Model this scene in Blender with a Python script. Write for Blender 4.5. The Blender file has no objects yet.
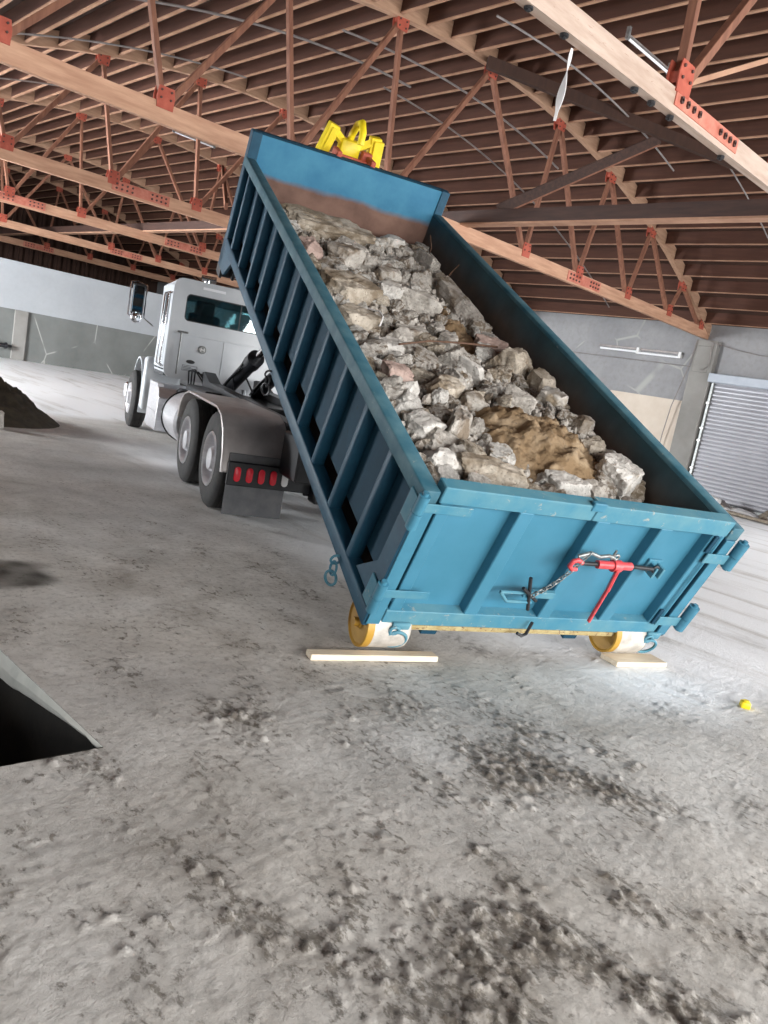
import bpy, bmesh, math, random
from math import sin, cos, pi, radians, exp, sqrt
from mathutils import Vector, Matrix, noise
random.seed(7)
SC = bpy.context.scene
COL = SC.collection

# ------------------------------------------------------------------ helpers
def link(o):
    COL.objects.link(o); return o
def setp(o, label=None, cat=None, group=None, kind=None):
    if label: o['label'] = label
    if cat: o['category'] = cat
    if group: o['group'] = group
    if kind: o['kind'] = kind
    return o
def thing(name, label, cat, mat=None, group=None):
    o = link(bpy.data.objects.new(name, None)); o.empty_display_size = .2
    if mat is not None: o.matrix_world = mat
    return setp(o, label, cat, group)

class MB:
    """collects shapes into one bmesh"""
    def __init__(s): s.bm = bmesh.new()
    def tagall(s):
        for f in s.bm.faces: f.tag = True
        return s
    def mark(s, i):
        for f in s.bm.faces:
            if not f.tag: f.material_index = i
            f.tag = True
        return s
    def _xf(s, vs, M):
        if M is not None: bmesh.ops.transform(s.bm, matrix=M, verts=vs)
    def box(s, x0, x1, y0, y1, z0, z1, bev=0, M=None, seg=1):
        r = bmesh.ops.create_cube(s.bm, size=1)
        vs = r['verts']
        for v in vs:
            v.co = Vector(((x0+x1)/2+v.co.x*(x1-x0), (y0+y1)/2+v.co.y*(y1-y0), (z0+z1)/2+v.co.z*(z1-z0)))
        if bev > 0:
            es = list({e for v in vs for e in v.link_edges})
            rr = bmesh.ops.bevel(s.bm, geom=es, offset=bev, segments=seg, affect='EDGES', profile=.5)
            vs = list({v for f in rr['faces'] for v in f.verts} | {v for v in vs if v.is_valid})
        s._xf(vs, M); return s
    def bar(s, p, q, w, h, up=(0, 0, 1), bev=0):
        """rectangular bar from p to q, w across, h along up"""
        p = Vector(p); q = Vector(q); d = q-p; L = d.length; d.normalize()
        u = Vector(up); sd = d.cross(u)
        if sd.length < 1e-4: sd = d.cross(Vector((0, 1, 0)))
        sd.normalize(); u = sd.cross(d)
        M = Matrix((sd, d, u)).transposed().to_4x4(); M.translation = p
        return s.box(-w/2, w/2, 0, L, -h/2, h/2, bev, M)
    def cyl(s, p, q, r, r2=None, n=20, caps=True):
        p = Vector(p); q = Vector(q); d = q-p
        M = d.to_track_quat('Z', 'Y').to_matrix().to_4x4(); M.translation = (p+q)/2
        bmesh.ops.create_cone(s.bm, cap_ends=caps, segments=n, radius1=r, radius2=r if r2 is None else r2, depth=d.length, matrix=M)
        return s
    def tube(s, pts, r, n=8, closed=False):
        pts = [Vector(p) for p in pts]; rings = []
        N = len(pts)
        for i, p in enumerate(pts):
            if closed: t = pts[(i+1) % N]-pts[i-1]
            else: t = pts[min(i+1, N-1)]-pts[max(i-1, 0)]
            q = t.to_track_quat('Z', 'Y')
            rings.append([s.bm.verts.new(p+q @ Vector((r*cos(2*pi*k/n), r*sin(2*pi*k/n), 0))) for k in range(n)])
        def match(a, b):
            best = min(range(n), key=lambda o: sum((a[k].co-b[(k+o) % n].co).length for k in range(0, n, max(1, n//4))))
            return b[best:]+b[:best]
        cur = rings[0]; first = cur
        for i in range(1, N):
            nx = match(cur, rings[i])
            for k in range(n): s.bm.faces.new((cur[k], cur[(k+1) % n], nx[(k+1) % n], nx[k]))
            cur = nx
        if closed:
            nx = match(cur, first)
            for k in range(n): s.bm.faces.new((cur[k], cur[(k+1) % n], nx[(k+1) % n], nx[k]))
        else:
            s.bm.faces.new(first[::-1]); s.bm.faces.new(cur)
        return s
    def ring(s, c, axis, R, r, n=20, m=8, sx=1.0, up=None):
        q = Vector(axis).to_track_quat('Z', 'Y')
        pts = [Vector(c)+q @ Vector((R*cos(2*pi*k/n), sx*R*sin(2*pi*k/n), 0)) for k in range(n)]
        return s.tube(pts, r, m, closed=True)
    def prism(s, prof, a0, a1, axis='x', bev=0):
        """profile = list of 2D pts; extruded from a0 to a1 along axis"""
        def mk(a, p):
            if axis == 'x': return (a, p[0], p[1])
            if axis == 'y': return (p[0], a, p[1])
            return (p[0], p[1], a)
        A = [s.bm.verts.new(mk(a0, p)) for p in prof]; B = [s.bm.verts.new(mk(a1, p)) for p in prof]
        n = len(prof)
        fs = [s.bm.faces.new(A), s.bm.faces.new(B[::-1])]
        for i in range(n): fs.append(s.bm.faces.new((A[i], B[i], B[(i+1) % n], A[(i+1) % n])))
        if bev > 0:
            es = list({e for v in A+B for e in v.link_edges})
            bmesh.ops.bevel(s.bm, geom=es, offset=bev, segments=2, affect='EDGES', profile=.5)
        return s
    def lathe(s, prof, M=None, n=32):
        """prof = (r, z) list, spun about z"""
        rings = []; vs = []
        for r, z in prof:
            if r < 1e-6: v = s.bm.verts.new((0, 0, z)); rings.append([v]*n); vs.append(v)
            else:
                rg = [s.bm.verts.new((r*cos(2*pi*k/n), r*sin(2*pi*k/n), z)) for k in range(n)]; rings.append(rg); vs += rg
        for a, b in zip(rings, rings[1:]):
            for k in range(n):
                f = [a[k], a[(k+1) % n], b[(k+1) % n], b[k]]
                u = []
                for v in f:
                    if v not in u: u.append(v)
                if len(u) > 2: s.bm.faces.new(u)
        s._xf(vs, M); return s
    def holed(s, outer, inner, t, M=None):
        """plate in local XY, thickness t along Z, outer and inner loops of equal count"""
        n = len(outer); vs = []
        def lp(pts, z):
            r = [s.bm.verts.new((p[0], p[1], z)) for p in pts]; vs.extend(r); return r
        o0, o1, i0, i1 = lp(outer, 0), lp(outer, t), lp(inner, 0), lp(inner, t)
        for k in range(n):
            j = (k+1) % n
            for a, b in ((o0, i0), (i0, i1), (i1, o1), (o1, o0)):
                s.bm.faces.new((a[k], a[j], b[j], b[k]))
        s._xf(vs, M); return s
    def obj(s, name, mat, parent=None, smooth=None, loc=None):
        bmesh.ops.recalc_face_normals(s.bm, faces=s.bm.faces)
        me = bpy.data.meshes.new(name); s.bm.to_mesh(me); s.bm.free()
        o = link(bpy.data.objects.new(name, me))
        for m in (mat if isinstance(mat, (list, tuple)) else [mat]): me.materials.append(m)
        if parent is not None: o.parent = parent
        if loc is not None:
            for v in me.vertices: v.co = v.co-Vector(loc)
            o.location = loc
        if smooth: me.shade_smooth(); me.set_sharp_from_angle(angle=radians(smooth))
        return o

def rrect(x0, x1, y0, y1, r, seg=4):
    P = []
    for cx, cy, a in ((x1-r, y1-r, 0), (x0+r, y1-r, 90), (x0+r, y0+r, 180), (x1-r, y0+r, 270)):
        for k in range(seg+1):
            t = radians(a+90*k/seg); P.append((cx+r*cos(t), cy+r*sin(t)))
    return P
def smst(a, b, t):
    t = min(1, max(0, (t-a)/(b-a))); return t*t*(3-2*t)

# ------------------------------------------------------------------ materials
def rgb(h):
    def c(v): v /= 255; return v/12.92 if v <= .04045 else ((v+.055)/1.055)**2.4
    return (c(h[0]), c(h[1]), c(h[2]), 1)
class Mat:
    def __init__(s, name, col=(.5, .5, .5, 1), rough=.6, metal=0, spec=.5):
        s.m = bpy.data.materials.new(name); s.m.use_nodes = True
        s.n = s.m.node_tree.nodes; s.l = s.m.node_tree.links
        s.b = s.n['Principled BSDF']
        s.b.inputs['Base Color'].default_value = col; s.b.inputs['Roughness'].default_value = rough
        s.b.inputs['Metallic'].default_value = metal; s.b.inputs['Specular IOR Level'].default_value = spec
        s.co = None; s.h = None
    def coord(s, kind='Object'):
        tc = s.n.new('ShaderNodeTexCoord'); s.co = tc.outputs[kind]; return s.co
    def noise(s, scale, detail=4, rough=.55, co=None, dist=0, stretch=None):
        if s.co is None: s.coord()
        c = co or s.co
        if stretch:
            mp = s.n.new('ShaderNodeMapping'); mp.inputs['Scale'].default_value = stretch[:3]
            if len(stretch) > 3: mp.inputs['Rotation'].default_value = (0, 0, stretch[3])
            s.l.new(c, mp.inputs['Vector']); c = mp.outputs[0]
        t = s.n.new('ShaderNodeTexNoise'); t.inputs['Scale'].default_value = scale
        t.inputs['Detail'].default_value = detail; t.inputs['Roughness'].default_value = rough
        t.inputs['Distortion'].default_value = dist
        s.l.new(c, t.inputs['Vector']); return t.outputs['Fac']
    def voro(s, scale, feature='F1', co=None):
        if s.co is None: s.coord()
        t = s.n.new('ShaderNodeTexVoronoi'); t.feature = feature; t.inputs['Scale'].default_value = scale
        s.l.new(co or s.co, t.inputs['Vector']); return t.outputs['Distance']
    def ramp(s, fac, stops):
        r = s.n.new('ShaderNodeValToRGB'); s.l.new(fac, r.inputs[0]); e = r.color_ramp.elements
        while len(e) < len(stops): e.new(.5)
        for i, (p, c) in enumerate(stops):
            e[i].position = p; e[i].color = c if hasattr(c, '__len__') else (c, c, c, 1)
        return r.outputs[0]
    def math(s, op, a, b=0.0, clamp=False):
        m = s.n.new('ShaderNodeMath'); m.operation = op; m.use_clamp = clamp
        for i, v in enumerate((a, b)):
            if hasattr(v, 'links') or hasattr(v, 'node'): s.l.new(v, m.inputs[i])
            else: m.inputs[i].default_value = v
        return m.outputs[0]
    def mix(s, fac, a, b, blend='MIX'):
        m = s.n.new('ShaderNodeMix'); m.data_type = 'RGBA'; m.blend_type = blend
        for i, v in ((0, fac), (6, a), (7, b)):
            if hasattr(v, 'node'): s.l.new(v, m.inputs[i])
            else: m.inputs[i].default_value = v
        return m.outputs[2]
    def sep(s, co=None):
        if s.co is None: s.coord()
        x = s.n.new('ShaderNodeSeparateXYZ'); s.l.new(co or s.co, x.inputs[0]); return x.outputs
    def color(s, o): s.l.new(o, s.b.inputs['Base Color']); return s
    def rough(s, o): s.l.new(o, s.b.inputs['Roughness']); return s
    def bump(s, h, strength=.3, dist=.01):
        b = s.n.new('ShaderNodeBump'); b.inputs['Strength'].default_value = strength; b.inputs['Distance'].default_value = dist
        s.l.new(h, b.inputs['Height'])
        if s.h is not None: s.l.new(s.h, b.inputs['Normal'])
        s.h = b.outputs[0]; s.l.new(s.h, s.b.inputs['Normal']); return s

def worn(name, c1, c2, scale=4, rough=.5, metal=0, bump=.15, c3=None, t3=.62, spec=.5, stretch=None):
    M = Mat(name, c1, rough, metal, spec); M.coord()
    n = M.noise(scale, 5, .6, stretch=stretch)
    c = M.ramp(n, [(.35, c1), (.68, c2)])
    if c3 is not None:
        n3 = M.noise(scale*3.1, 6, .7, dist=.4, stretch=stretch)
        c = M.mix(M.ramp(n3, [(t3, 0.0), (t3+.07, 1.0)]), c, c3)
    M.color(c)
    if bump: M.bump(M.noise(scale*9, 3), bump, .004)
    return M.m

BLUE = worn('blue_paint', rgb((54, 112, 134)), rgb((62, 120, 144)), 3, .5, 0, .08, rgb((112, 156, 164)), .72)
BLUE2 = worn('blue_paint_scuffed', rgb((60, 118, 140)), rgb((88, 132, 144)), 5, .6, 0, .1, rgb((146, 150, 144)), .60, .3)
BLUEDARK = worn('blue_side_shade_paint', rgb((20, 54, 72)), rgb((26, 66, 86)), 2.5, .7, 0, .1, rgb((26, 52, 64)), .62, .2)  # same blue paint darkened; the side's shade is put into the colour
BLUERAIL = worn('blue_rail_shade_paint', rgb((26, 66, 88)), rgb((34, 80, 102)), 6, .55, 0, .1, rgb((70, 104, 114)), .66, .35)  # ribs and rails darkened as well, shade mixed into the blue
RIM = worn('worn_rim_paint', rgb((44, 88, 104)), rgb((78, 112, 122)), 5, .6, 0, .15, rgb((120, 130, 128)), .64, .3)
POST = worn('post_paint', rgb((52, 108, 130)), rgb((62, 120, 142)), 6, .5, 0, .1)
def liner_mat():
    M = Mat('worn_liner', rough=.75); M.coord()
    z = M.sep()[2]
    zz = M.math('ADD', z, M.math('MULTIPLY', M.math('SUBTRACT', M.noise(1.6, 5), .5), .16))
    rust = M.ramp(M.noise(3, 6), [(.3, rgb((92, 66, 56))), (.7, rgb((128, 98, 84)))])
    blue = M.ramp(M.noise(3, 4), [(.3, rgb((40, 104, 138))), (.75, rgb((66, 130, 158)))])
    M.color(M.mix(M.ramp(zz, [(.86, 0.0), (.93, 1.0)]), rust, blue))
    M.bump(M.noise(30, 4), .2, .004); return M.m
LINER = liner_mat()
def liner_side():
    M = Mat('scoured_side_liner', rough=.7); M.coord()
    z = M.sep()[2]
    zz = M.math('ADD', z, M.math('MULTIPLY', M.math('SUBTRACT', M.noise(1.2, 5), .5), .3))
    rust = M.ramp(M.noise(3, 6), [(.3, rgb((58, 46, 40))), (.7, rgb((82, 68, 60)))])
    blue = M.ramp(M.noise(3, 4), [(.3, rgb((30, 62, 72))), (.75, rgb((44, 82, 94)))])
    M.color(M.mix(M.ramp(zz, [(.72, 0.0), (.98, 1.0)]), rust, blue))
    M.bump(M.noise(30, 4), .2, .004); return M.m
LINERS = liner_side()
YEL = worn('yellow_paint', rgb((226, 200, 20)), rgb((240, 216, 40)), 8, .45, 0, .1)
YELD = worn('ochre_wheel_paint', rgb((160, 120, 38)), rgb((180, 140, 54)), 9, .5, 0, .15, rgb((120, 90, 40)), .66)
TREAD = worn('scraped_pale_steel', rgb((160, 154, 146)), rgb((194, 188, 180)), 14, .55, .1, .2)
RUSTY = worn('rusty_yellow_sill', rgb((150, 130, 84)), rgb((176, 162, 120)), 12, .7, 0, .2, rgb((110, 84, 60)), .55)
WOODP = worn('pine_plank', rgb((206, 190, 166)), rgb((226, 214, 192)), 6, .7, 0, .1, stretch=(1, 8, 8))
PALEW = worn('plank_grey_top', rgb((150, 140, 126)), rgb((190, 178, 160)), 14, .8, 0, .2)
REDB = worn('red_binder_paint', rgb((190, 56, 62)), rgb((206, 84, 88)), 20, .4, 0, .1)
STEEL = worn('dull_steel', rgb((116, 118, 118)), rgb((160, 162, 160)), 25, .45, .6, .1)
DSTEEL = worn('dark_greasy_steel', rgb((30, 31, 34)), rgb((48, 48, 52)), 12, .5, .2, .15)
BLK = worn('black_paint', rgb((18, 19, 22)), rgb((34, 35, 40)), 8, .4, 0, .05)
ALU = worn('brushed_aluminium', rgb((206, 206, 210)), rgb((222, 222, 226)), 6, .32, .6, .05, stretch=(1, 1, 6))
ALUF = worn('fender_aluminium', rgb((180, 174, 172)), rgb((208, 202, 200)), 4, .42, .55, .05)
CHROME = Mat('chrome', (.8, .8, .82, 1), .08, 1).m
RUB = worn('tyre_rubber', rgb((24, 24, 25)), rgb((44, 42, 40)), 10, .8, 0, .2, rgb((84, 78, 72)), .68)
WHITE = worn('white_truck_paint', rgb((190, 195, 200)), rgb((200, 204, 208)), 3, .3, 0, 0)
REDL = Mat('red_light_lens', rgb((214, 40, 56)), .25).m
WHL = Mat('white_light_lens', rgb((226, 226, 226)), .25).m
FLAP = worn('mudflap_rubber', rgb((78, 80, 84)), rgb((104, 104, 106)), 5, .6, 0, .1)
def glass(name, tint, a=.35):
    m = bpy.data.materials.new(name); m.use_nodes = True; n = m.node_tree.nodes; l = m.node_tree.links
    n.clear(); out = n.new('ShaderNodeOutputMaterial'); mx = n.new('ShaderNodeMixShader')
    t = n.new('ShaderNodeBsdfTransparent'); t.inputs[0].default_value = tint
    g = n.new('ShaderNodeBsdfGlossy'); g.inputs['Roughness'].default_value = .03
    mx.inputs[0].default_value = a
    l.new(t.outputs[0], mx.inputs[1]); l.new(g.outputs[0], mx.inputs[2]); l.new(mx.outputs[0], out.inputs[0]); return m
GLASS = glass('tinted_cab_glass', (.55, .68, .70, 1), .12)
MIRROR = Mat('mirror_glass', (.5, .6, .65, 1), .03, 1).m
JOIST = worn('joist_timber', rgb((72, 42, 30)), rgb((86, 52, 38)), 2.5, .8, 0, .1, stretch=(6, .5, 6))
CHORDG = worn('weathered_chord', rgb((168, 144, 128)), rgb((192, 172, 158)), 3, .75, 0, .1, rgb((150, 118, 102)), .62, stretch=(.6, 5, 5))
UNDERLIT = worn('underlit_pale_timber', rgb((160, 120, 96)), rgb((182, 142, 116)), 3, .8, 0, .05)  # pale timber; paints floor bounce onto the undersides
CHORDM = worn('chord_timber', rgb((176, 132, 106)), rgb((202, 160, 132)), 3, .75, 0, .1, rgb((160, 108, 86)), .68, stretch=(.6, 5, 5))
TOPCH = worn('top_chord_timber', rgb((160, 124, 100)), rgb((186, 150, 124)), 3, .8, 0, .1, stretch=(.6, 5, 5))
WEBM = worn('web_timber', rgb((118, 76, 58)), rgb((144, 98, 76)), 3, .75, 0, .1, stretch=(5, 5, .6))
REDP = worn('red_gusset_paint', rgb((160, 72, 54)), rgb((180, 90, 70)), 8, .7, 0, .1)
SPLICE = worn('faded_splice_paint', rgb((180, 100, 82)), rgb((200, 130, 110)), 8, .7, 0, .1)
BOLT = worn('rusty_bolt', rgb((70, 48, 44)), rgb((90, 60, 52)), 8, .7, 0, 0)
DECK = worn('roof_deck_boards', rgb((58, 38, 30)), rgb((70, 46, 36)), 2, .85, 0, .1, stretch=(5, .5, 1))
BEAMM = worn('dark_beam_timber', rgb((56, 38, 32)), rgb((74, 50, 42)), 3, .7, 0, .1, stretch=(6, .6, 6))
PIPE = worn('grey_conduit', rgb((128, 122, 120)), rgb((150, 144, 142)), 6, .5, .3, 0)
TUBE = Mat('unlit_fluorescent_tube', rgb((240, 242, 246)), .3).m
SLATS = worn('galvanised_slats', rgb((158, 158, 164)), rgb((168, 168, 174)), 1, .4, .3, 0)
HEADBOX = worn('door_head_paint', rgb((166, 174, 186)), rgb((178, 186, 196)), 4, .5, 0, 0)
PLY = worn('plywood_panel', rgb((206, 192, 176)), rgb((216, 204, 190)), 2, .7, 0, .05)
RIBBON = Mat('white_plastic_strip', rgb((232, 230, 230)), .4).m

def concrete_wall(name, c1, c2, crack=True, pale=rgb((178, 178, 174))):
    M = Mat(name, rough=.85); M.coord()
    c = M.ramp(M.noise(.9, 6, .6), [(.3, c1), (.7, c2)])
    c = M.mix(M.ramp(M.noise(7, 4), [(.45, 0.0), (.8, .35 if crack else .08)]), c, rgb((120, 116, 112)))
    if crack:
        v = M.voro(.42, 'DISTANCE_TO_EDGE', co=None)
        mk = M.math('MULTIPLY', M.ramp(v, [(.004, 1.0), (.012, 0.0)]), M.ramp(M.noise(.7, 2), [(.5, 0.0), (.56, .75)]))
        c = M.mix(mk, c, pale)
    M.color(c); M.bump(M.noise(25, 4), .25, .006); return M.m
WALLR = concrete_wall('grey_concrete_wall', rgb((136, 137, 140)), rgb((156, 156, 158)))
WALLL = concrete_wall('grey_block_wall', rgb((104, 107, 105)), rgb((124, 127, 125)))
WALLW = concrete_wall('whitewashed_wall', rgb((164, 168, 173)), rgb((174, 178, 182)), False)
PILM = concrete_wall('pilaster_concrete', rgb((126, 124, 120)), rgb((152, 150, 146)), False)

def floor_mat():
    M = Mat('daylit_wet_concrete', rough=.8); M.coord()
    co = M.co
    big = M.noise(.35, 5, .6); med = M.noise(1.7, 7, .65, dist=.5); fine = M.noise(22, 6, .7); grit = M.noise(90, 3, .6)
    c = M.ramp(med, [(.28, rgb((154, 147, 138))), (.5, rgb((192, 187, 180))), (.72, rgb((216, 212, 206)))])
    c = M.mix(M.ramp(big, [(.42, 0.0), (.62, .5)]), c, rgb((190, 190, 190)))
    # brown mud clods (vertex mask written where the clods stand)
    at = M.n.new('ShaderNodeAttribute'); at.attribute_name = 'mud'
    n1 = M.noise(24, 7, .72, stretch=(1, .6, 1)); n2 = M.noise(7, 5, .7, stretch=(1, .6, 1))
    mm = M.math('ADD', M.math('ADD', n1, M.math('MULTIPLY', at.outputs['Fac'], .16)), M.math('MULTIPLY', M.math('SUBTRACT', n2, .5), .30))
    mk = M.ramp(mm, [(.61, 0.0), (.69, .75)])
    soft = M.math('MULTIPLY', at.outputs['Fac'], .34)
    mud = M.ramp(fine, [(.3, rgb((66, 59, 50))), (.7, rgb((120, 110, 96)))])
    c = M.mix(soft, c, rgb((122, 113, 100))); c = M.mix(mk, c, mud)
    c = M.mix(M.ramp(fine, [(.35, .35), (.5, 0.0)]), c, rgb((96, 90, 82)))
    c = M.mix(M.ramp(grit, [(.6, 0.0), (.72, .45)]), c, rgb((206, 202, 196)))
    # near-white paint for the daylit floor at far left and right
    dd = M.n.new('ShaderNodeAttribute'); dd.attribute_name = 'daylit'
    streak = M.noise(2.2, 5, .65, stretch=(1.0, .16, 1, .35), dist=.3)
    ds = M.math('MULTIPLY', dd.outputs['Fac'], M.ramp(streak, [(.3, .25), (.48, 1.0)]), True)
    c = M.mix(ds, c, rgb((240, 241, 243)))
    # damp stains with their own outline
    st = M.n.new('ShaderNodeAttribute'); st.attribute_name = 'stain'
    c = M.mix(st.outputs['Fac'], c, M.ramp(med, [(.3, rgb((44, 40, 34))), (.7, rgb((82, 76, 66)))]))
    M.color(c)
    r = M.ramp(M.noise(1.1, 4), [(.35, .55), (.6, .85)])
    M.rough(r)
    M.bump(M.noise(16, 9, .8), .7, .022)
    M.bump(M.noise(55, 5, .75), .5, .006); M.bump(grit, .35, .003); M.bump(mk, .5, .010)
    return M.m
FLOOR = floor_mat()
SOILSHADE = worn('pit_soil_and_shade', rgb((26, 23, 20)), rgb((40, 36, 30)), 5, .95, 0, .3)  # near-black soil; also paints in the shadow below the slab edge
SLABED = worn('lit_slab_edge', rgb((206, 210, 204)), rgb((222, 224, 218)), 8, .8, 0, .3, rgb((132, 92, 62)), .70)  # whitened so the brightness of the lit edge is in the colour
DIRTD = worn('dark_soil', rgb((42, 36, 28)), rgb((66, 58, 44)), 9, .95, 0, .4)

def rubble_mat(name, pale, grey, brown, dirt):
    M = Mat(name, rough=.95, spec=.15); M.coord()
    oi = M.n.new('ShaderNodeObjectInfo')
    add = M.n.new('ShaderNodeVectorMath'); add.operation = 'ADD'
    M.l.new(M.co, add.inputs[0])
    cmb = M.n.new('ShaderNodeCombineXYZ'); M.l.new(M.math('MULTIPLY', oi.outputs['Random'], 37.0), cmb.inputs[0])
    M.l.new(cmb.outputs[0], add.inputs[1]); M.co = add.outputs[0]
    base = M.ramp(M.noise(7, 6, .65), [(.3, grey), (.62, pale)])
    v = M.voro(34); spk = M.ramp(v, [(.10, .7), (.26, 0.0)])
    base = M.mix(spk, base, rgb((120, 112, 104)))
    th = M.math('ADD', M.noise(3.2, 5, .6, dist=.5), M.math('MULTIPLY', M.math('SUBTRACT', oi.outputs['Random'], .5), .22))
    c = M.mix(M.ramp(th, [(dirt, 0.0), (dirt+.12, .9)]), base, brown)
    M.color(c); M.bump(M.noise(16, 7, .7), .8, .03); M.bump(v, .35, .01); return M.m
ROCK = rubble_mat('broken_concrete', rgb((204, 198, 190)), rgb((142, 136, 128)), rgb((120, 106, 90)), .52)
ROCKB = rubble_mat('dirt_coated_concrete', rgb((196, 186, 172)), rgb((148, 136, 120)), rgb((126, 112, 94)), .47)
ROCKP = rubble_mat('pinkish_brick', rgb((186, 164, 154)), rgb((160, 136, 128)), rgb((140, 118, 100)), .68)
ROCKW = rubble_mat('pale_concrete', rgb((216, 212, 206)), rgb((172, 168, 162)), rgb((136, 120, 98)), .58)
CLAY = rubble_mat('brown_clay', rgb((166, 146, 120)), rgb((138, 116, 90)), rgb((126, 104, 78)), .5)

# ------------------------------------------------------------------ world frame of the truck and container
TH = radians(-18.083); TI = radians(25.972)
ORG = Vector((3.1515, 3.2324, 0))
U = Vector((cos(TH), sin(TH), 0)); V = Vector((-sin(TH), cos(TH), 0)); K = Vector((0, 0, 1))
TRK = Matrix((U, V, K)).transposed().to_4x4(); TRK.translation = ORG
CTL = Matrix.Rotation(TI, 4, 'X'); CTL.translation = Vector((0, 0, .22))
CON = TRK @ CTL
CW, CL, CH, CF = 2.44, 6.057, 1.03, .273

# ------------------------------------------------------------------ floor
def floor():
    def axis(a, b, fa, fb, fine, steps):
        r = []; x = a
        while x < fa-1e-6: r.append(x); x += max(fine, min(steps, (fa-x)*.35))
        x = fa
        n = int(round((fb-fa)/fine))
        r += [fa+i*(fb-fa)/n for i in range(n)]
        x = fb
        while x < b: r.append(x); x += max(fine, min(steps, (x-fb)*.25+fine))
        r.append(b); return r
    xs = axis(-6, .4, .38, .4, .02, .6)[:-2]+[.4+.0125*i for i in range(256)]+axis(3.6, 22, 3.6, 7.0, .032, .6)
    ys = axis(-9, .4, .38, .4, .02, .6)[:-2]+[.4+.0125*i for i in range(208)]+axis(3.0, 45, 3.0, 6.4, .032, .6)
    X0, X1, Y0, Y1 = .3, 1.4, 2.8, 4.6
    def snap(a, v):
        i = min(range(len(a)), key=lambda k: abs(a[k]-v)); a[i] = v; return i
    ix0, ix1, iy0, iy1 = snap(xs, X0), snap(xs, X1), snap(ys, Y0), snap(ys, Y1)
    nx, ny = len(xs), len(ys); verts = []; mud = []; daylit = []; stain = []
    fn = noise.noise; fr = noise.fractal
    for y in ys:
        for x in xs:
            g = max(0, 1-abs(x-X1)/.35) if Y0-.3 < y < Y1+.3 else 0
            xx = x-g*.062*(y-2.8) if y > 2.8 else x
            near = 1-smst(5.5, 9, sqrt(x*x+y*y))
            z = 0; m = 0; s = 0; lit = 0
            if near > 0:
                p = Vector((xx, y, 0))
                z = .008*fn(p*1.3)+.002*fn(p*6.1)
                # tracked-up muddy bands running away from the lens
                def bl(cx, cy, a, b_): return exp(-((xx-cx)/a)**2-((y-cy)/b_)**2)
                band = 1.0*bl(2.0, 1.25, .38, .30)+.8*bl(1.45, 1.6, .28, .25)+1.0*bl(3.3, 1.9, .42, .55)+.6*bl(2.7, 1.7, .3, .3)+.6*bl(2.9, 2.6, .3, .35)+.35*bl(2.1, 2.9, .5, .6)+.6*bl(1.0, 1.9, .12, .10)+.5*bl(1.9, .7, 1.2, .55)+.3
                ps = Vector((xx, y*.55, 0))
                cl2 = fn(ps*4.2+Vector((9, 3, 0)))
                m = max(0, min(1, band*.75+cl2*.75-.12))
                cl = fr(ps*24, .9, 2.1, 3)
                k = max(0, cl+m*.9-.75)
                z += near*min(k, .6)*(.045*abs(fn(p*30))+.016)-near*.014*max(0, fn(p*9)-.3)*(.3+m)+near*.004*abs(fn(p*16))
                z *= near
            for (cx, cy, a, b, st) in ((1.50, 5.16, .60, .38, 1.0), (9.3, 14.6, 2.6, .6, .35), (6.0, 10.6, 2.2, .35, .30), (4.6, 9.2, 1.5, .25, .3)):
                dxx, dyy = (xx-cx)/a, (y-cy)/b
                if abs(dxx) < 1.6 and abs(dyy) < 1.6:
                    dd = (abs(dxx)**3+abs(dyy)**3)**.333+.30*fn(Vector((xx*3, y*3, 4)))
                    s = max(s, st*(1-smst(.78, 1.0, dd))*(.8+.5*fn(Vector((xx*5, y*5, 9)))))
            # painted daylight mask: far left strip and the side by the roller door
            q = Vector((xx*.35, y*.35, 1))
            lit = smst(13.2, 14.6, y+.9*fn(q*2)-.12*(xx-5))
            right = smst(.0, 1.6, (xx-3.7)-.55*(y-1.9)*0+.5*fn(q*3))*smst(1.35, 2.1, y+.25*fn(q*4)+.0*xx)
            lit = max(lit, right*smst(2.6, 4.2, xx-.15*y)*(1-smst(10, 13, y)))
            verts.append((xx, y, z)); mud.append(m); stain.append(s); daylit.append(lit)
    faces = []
    for j in range(ny-1):
        for i in range(nx-1):
            if ix0 <= i < ix1 and iy0 <= j < iy1: continue
            a = j*nx+i; faces.append((a, a+1, a+nx+1, a+nx))
    me = bpy.data.meshes.new('floor'); me.from_pydata(verts, [], faces)
    for n_, arr in (('mud', mud), ('daylit', daylit), ('stain', stain)):
        at = me.attributes.new(n_, 'FLOAT', 'POINT'); at.data.foreach_set('value', arr)
    me.materials.append(FLOOR); me.shade_smooth()
    o = link(bpy.data.objects.new('floor', me)); o['kind'] = 'structure'
    # pit under the missing slab
    def L(y): return X1-.062*max(0, y-2.8)
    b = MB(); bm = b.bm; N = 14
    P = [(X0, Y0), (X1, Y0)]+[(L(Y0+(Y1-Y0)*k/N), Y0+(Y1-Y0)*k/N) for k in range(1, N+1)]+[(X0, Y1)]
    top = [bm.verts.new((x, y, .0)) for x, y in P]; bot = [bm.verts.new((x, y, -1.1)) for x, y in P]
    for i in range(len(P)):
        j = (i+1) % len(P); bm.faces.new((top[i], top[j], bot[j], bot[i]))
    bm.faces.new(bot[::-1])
    pit = b.obj('pit', SOILSHADE); setp(pit, 'black rectangular hole cut through the floor slab at lower left', 'pit')
    # pale slab edge on the far-right side; its taper shapes in the cast shadow
    b = MB(); bm = b.bm; rows = []
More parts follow.
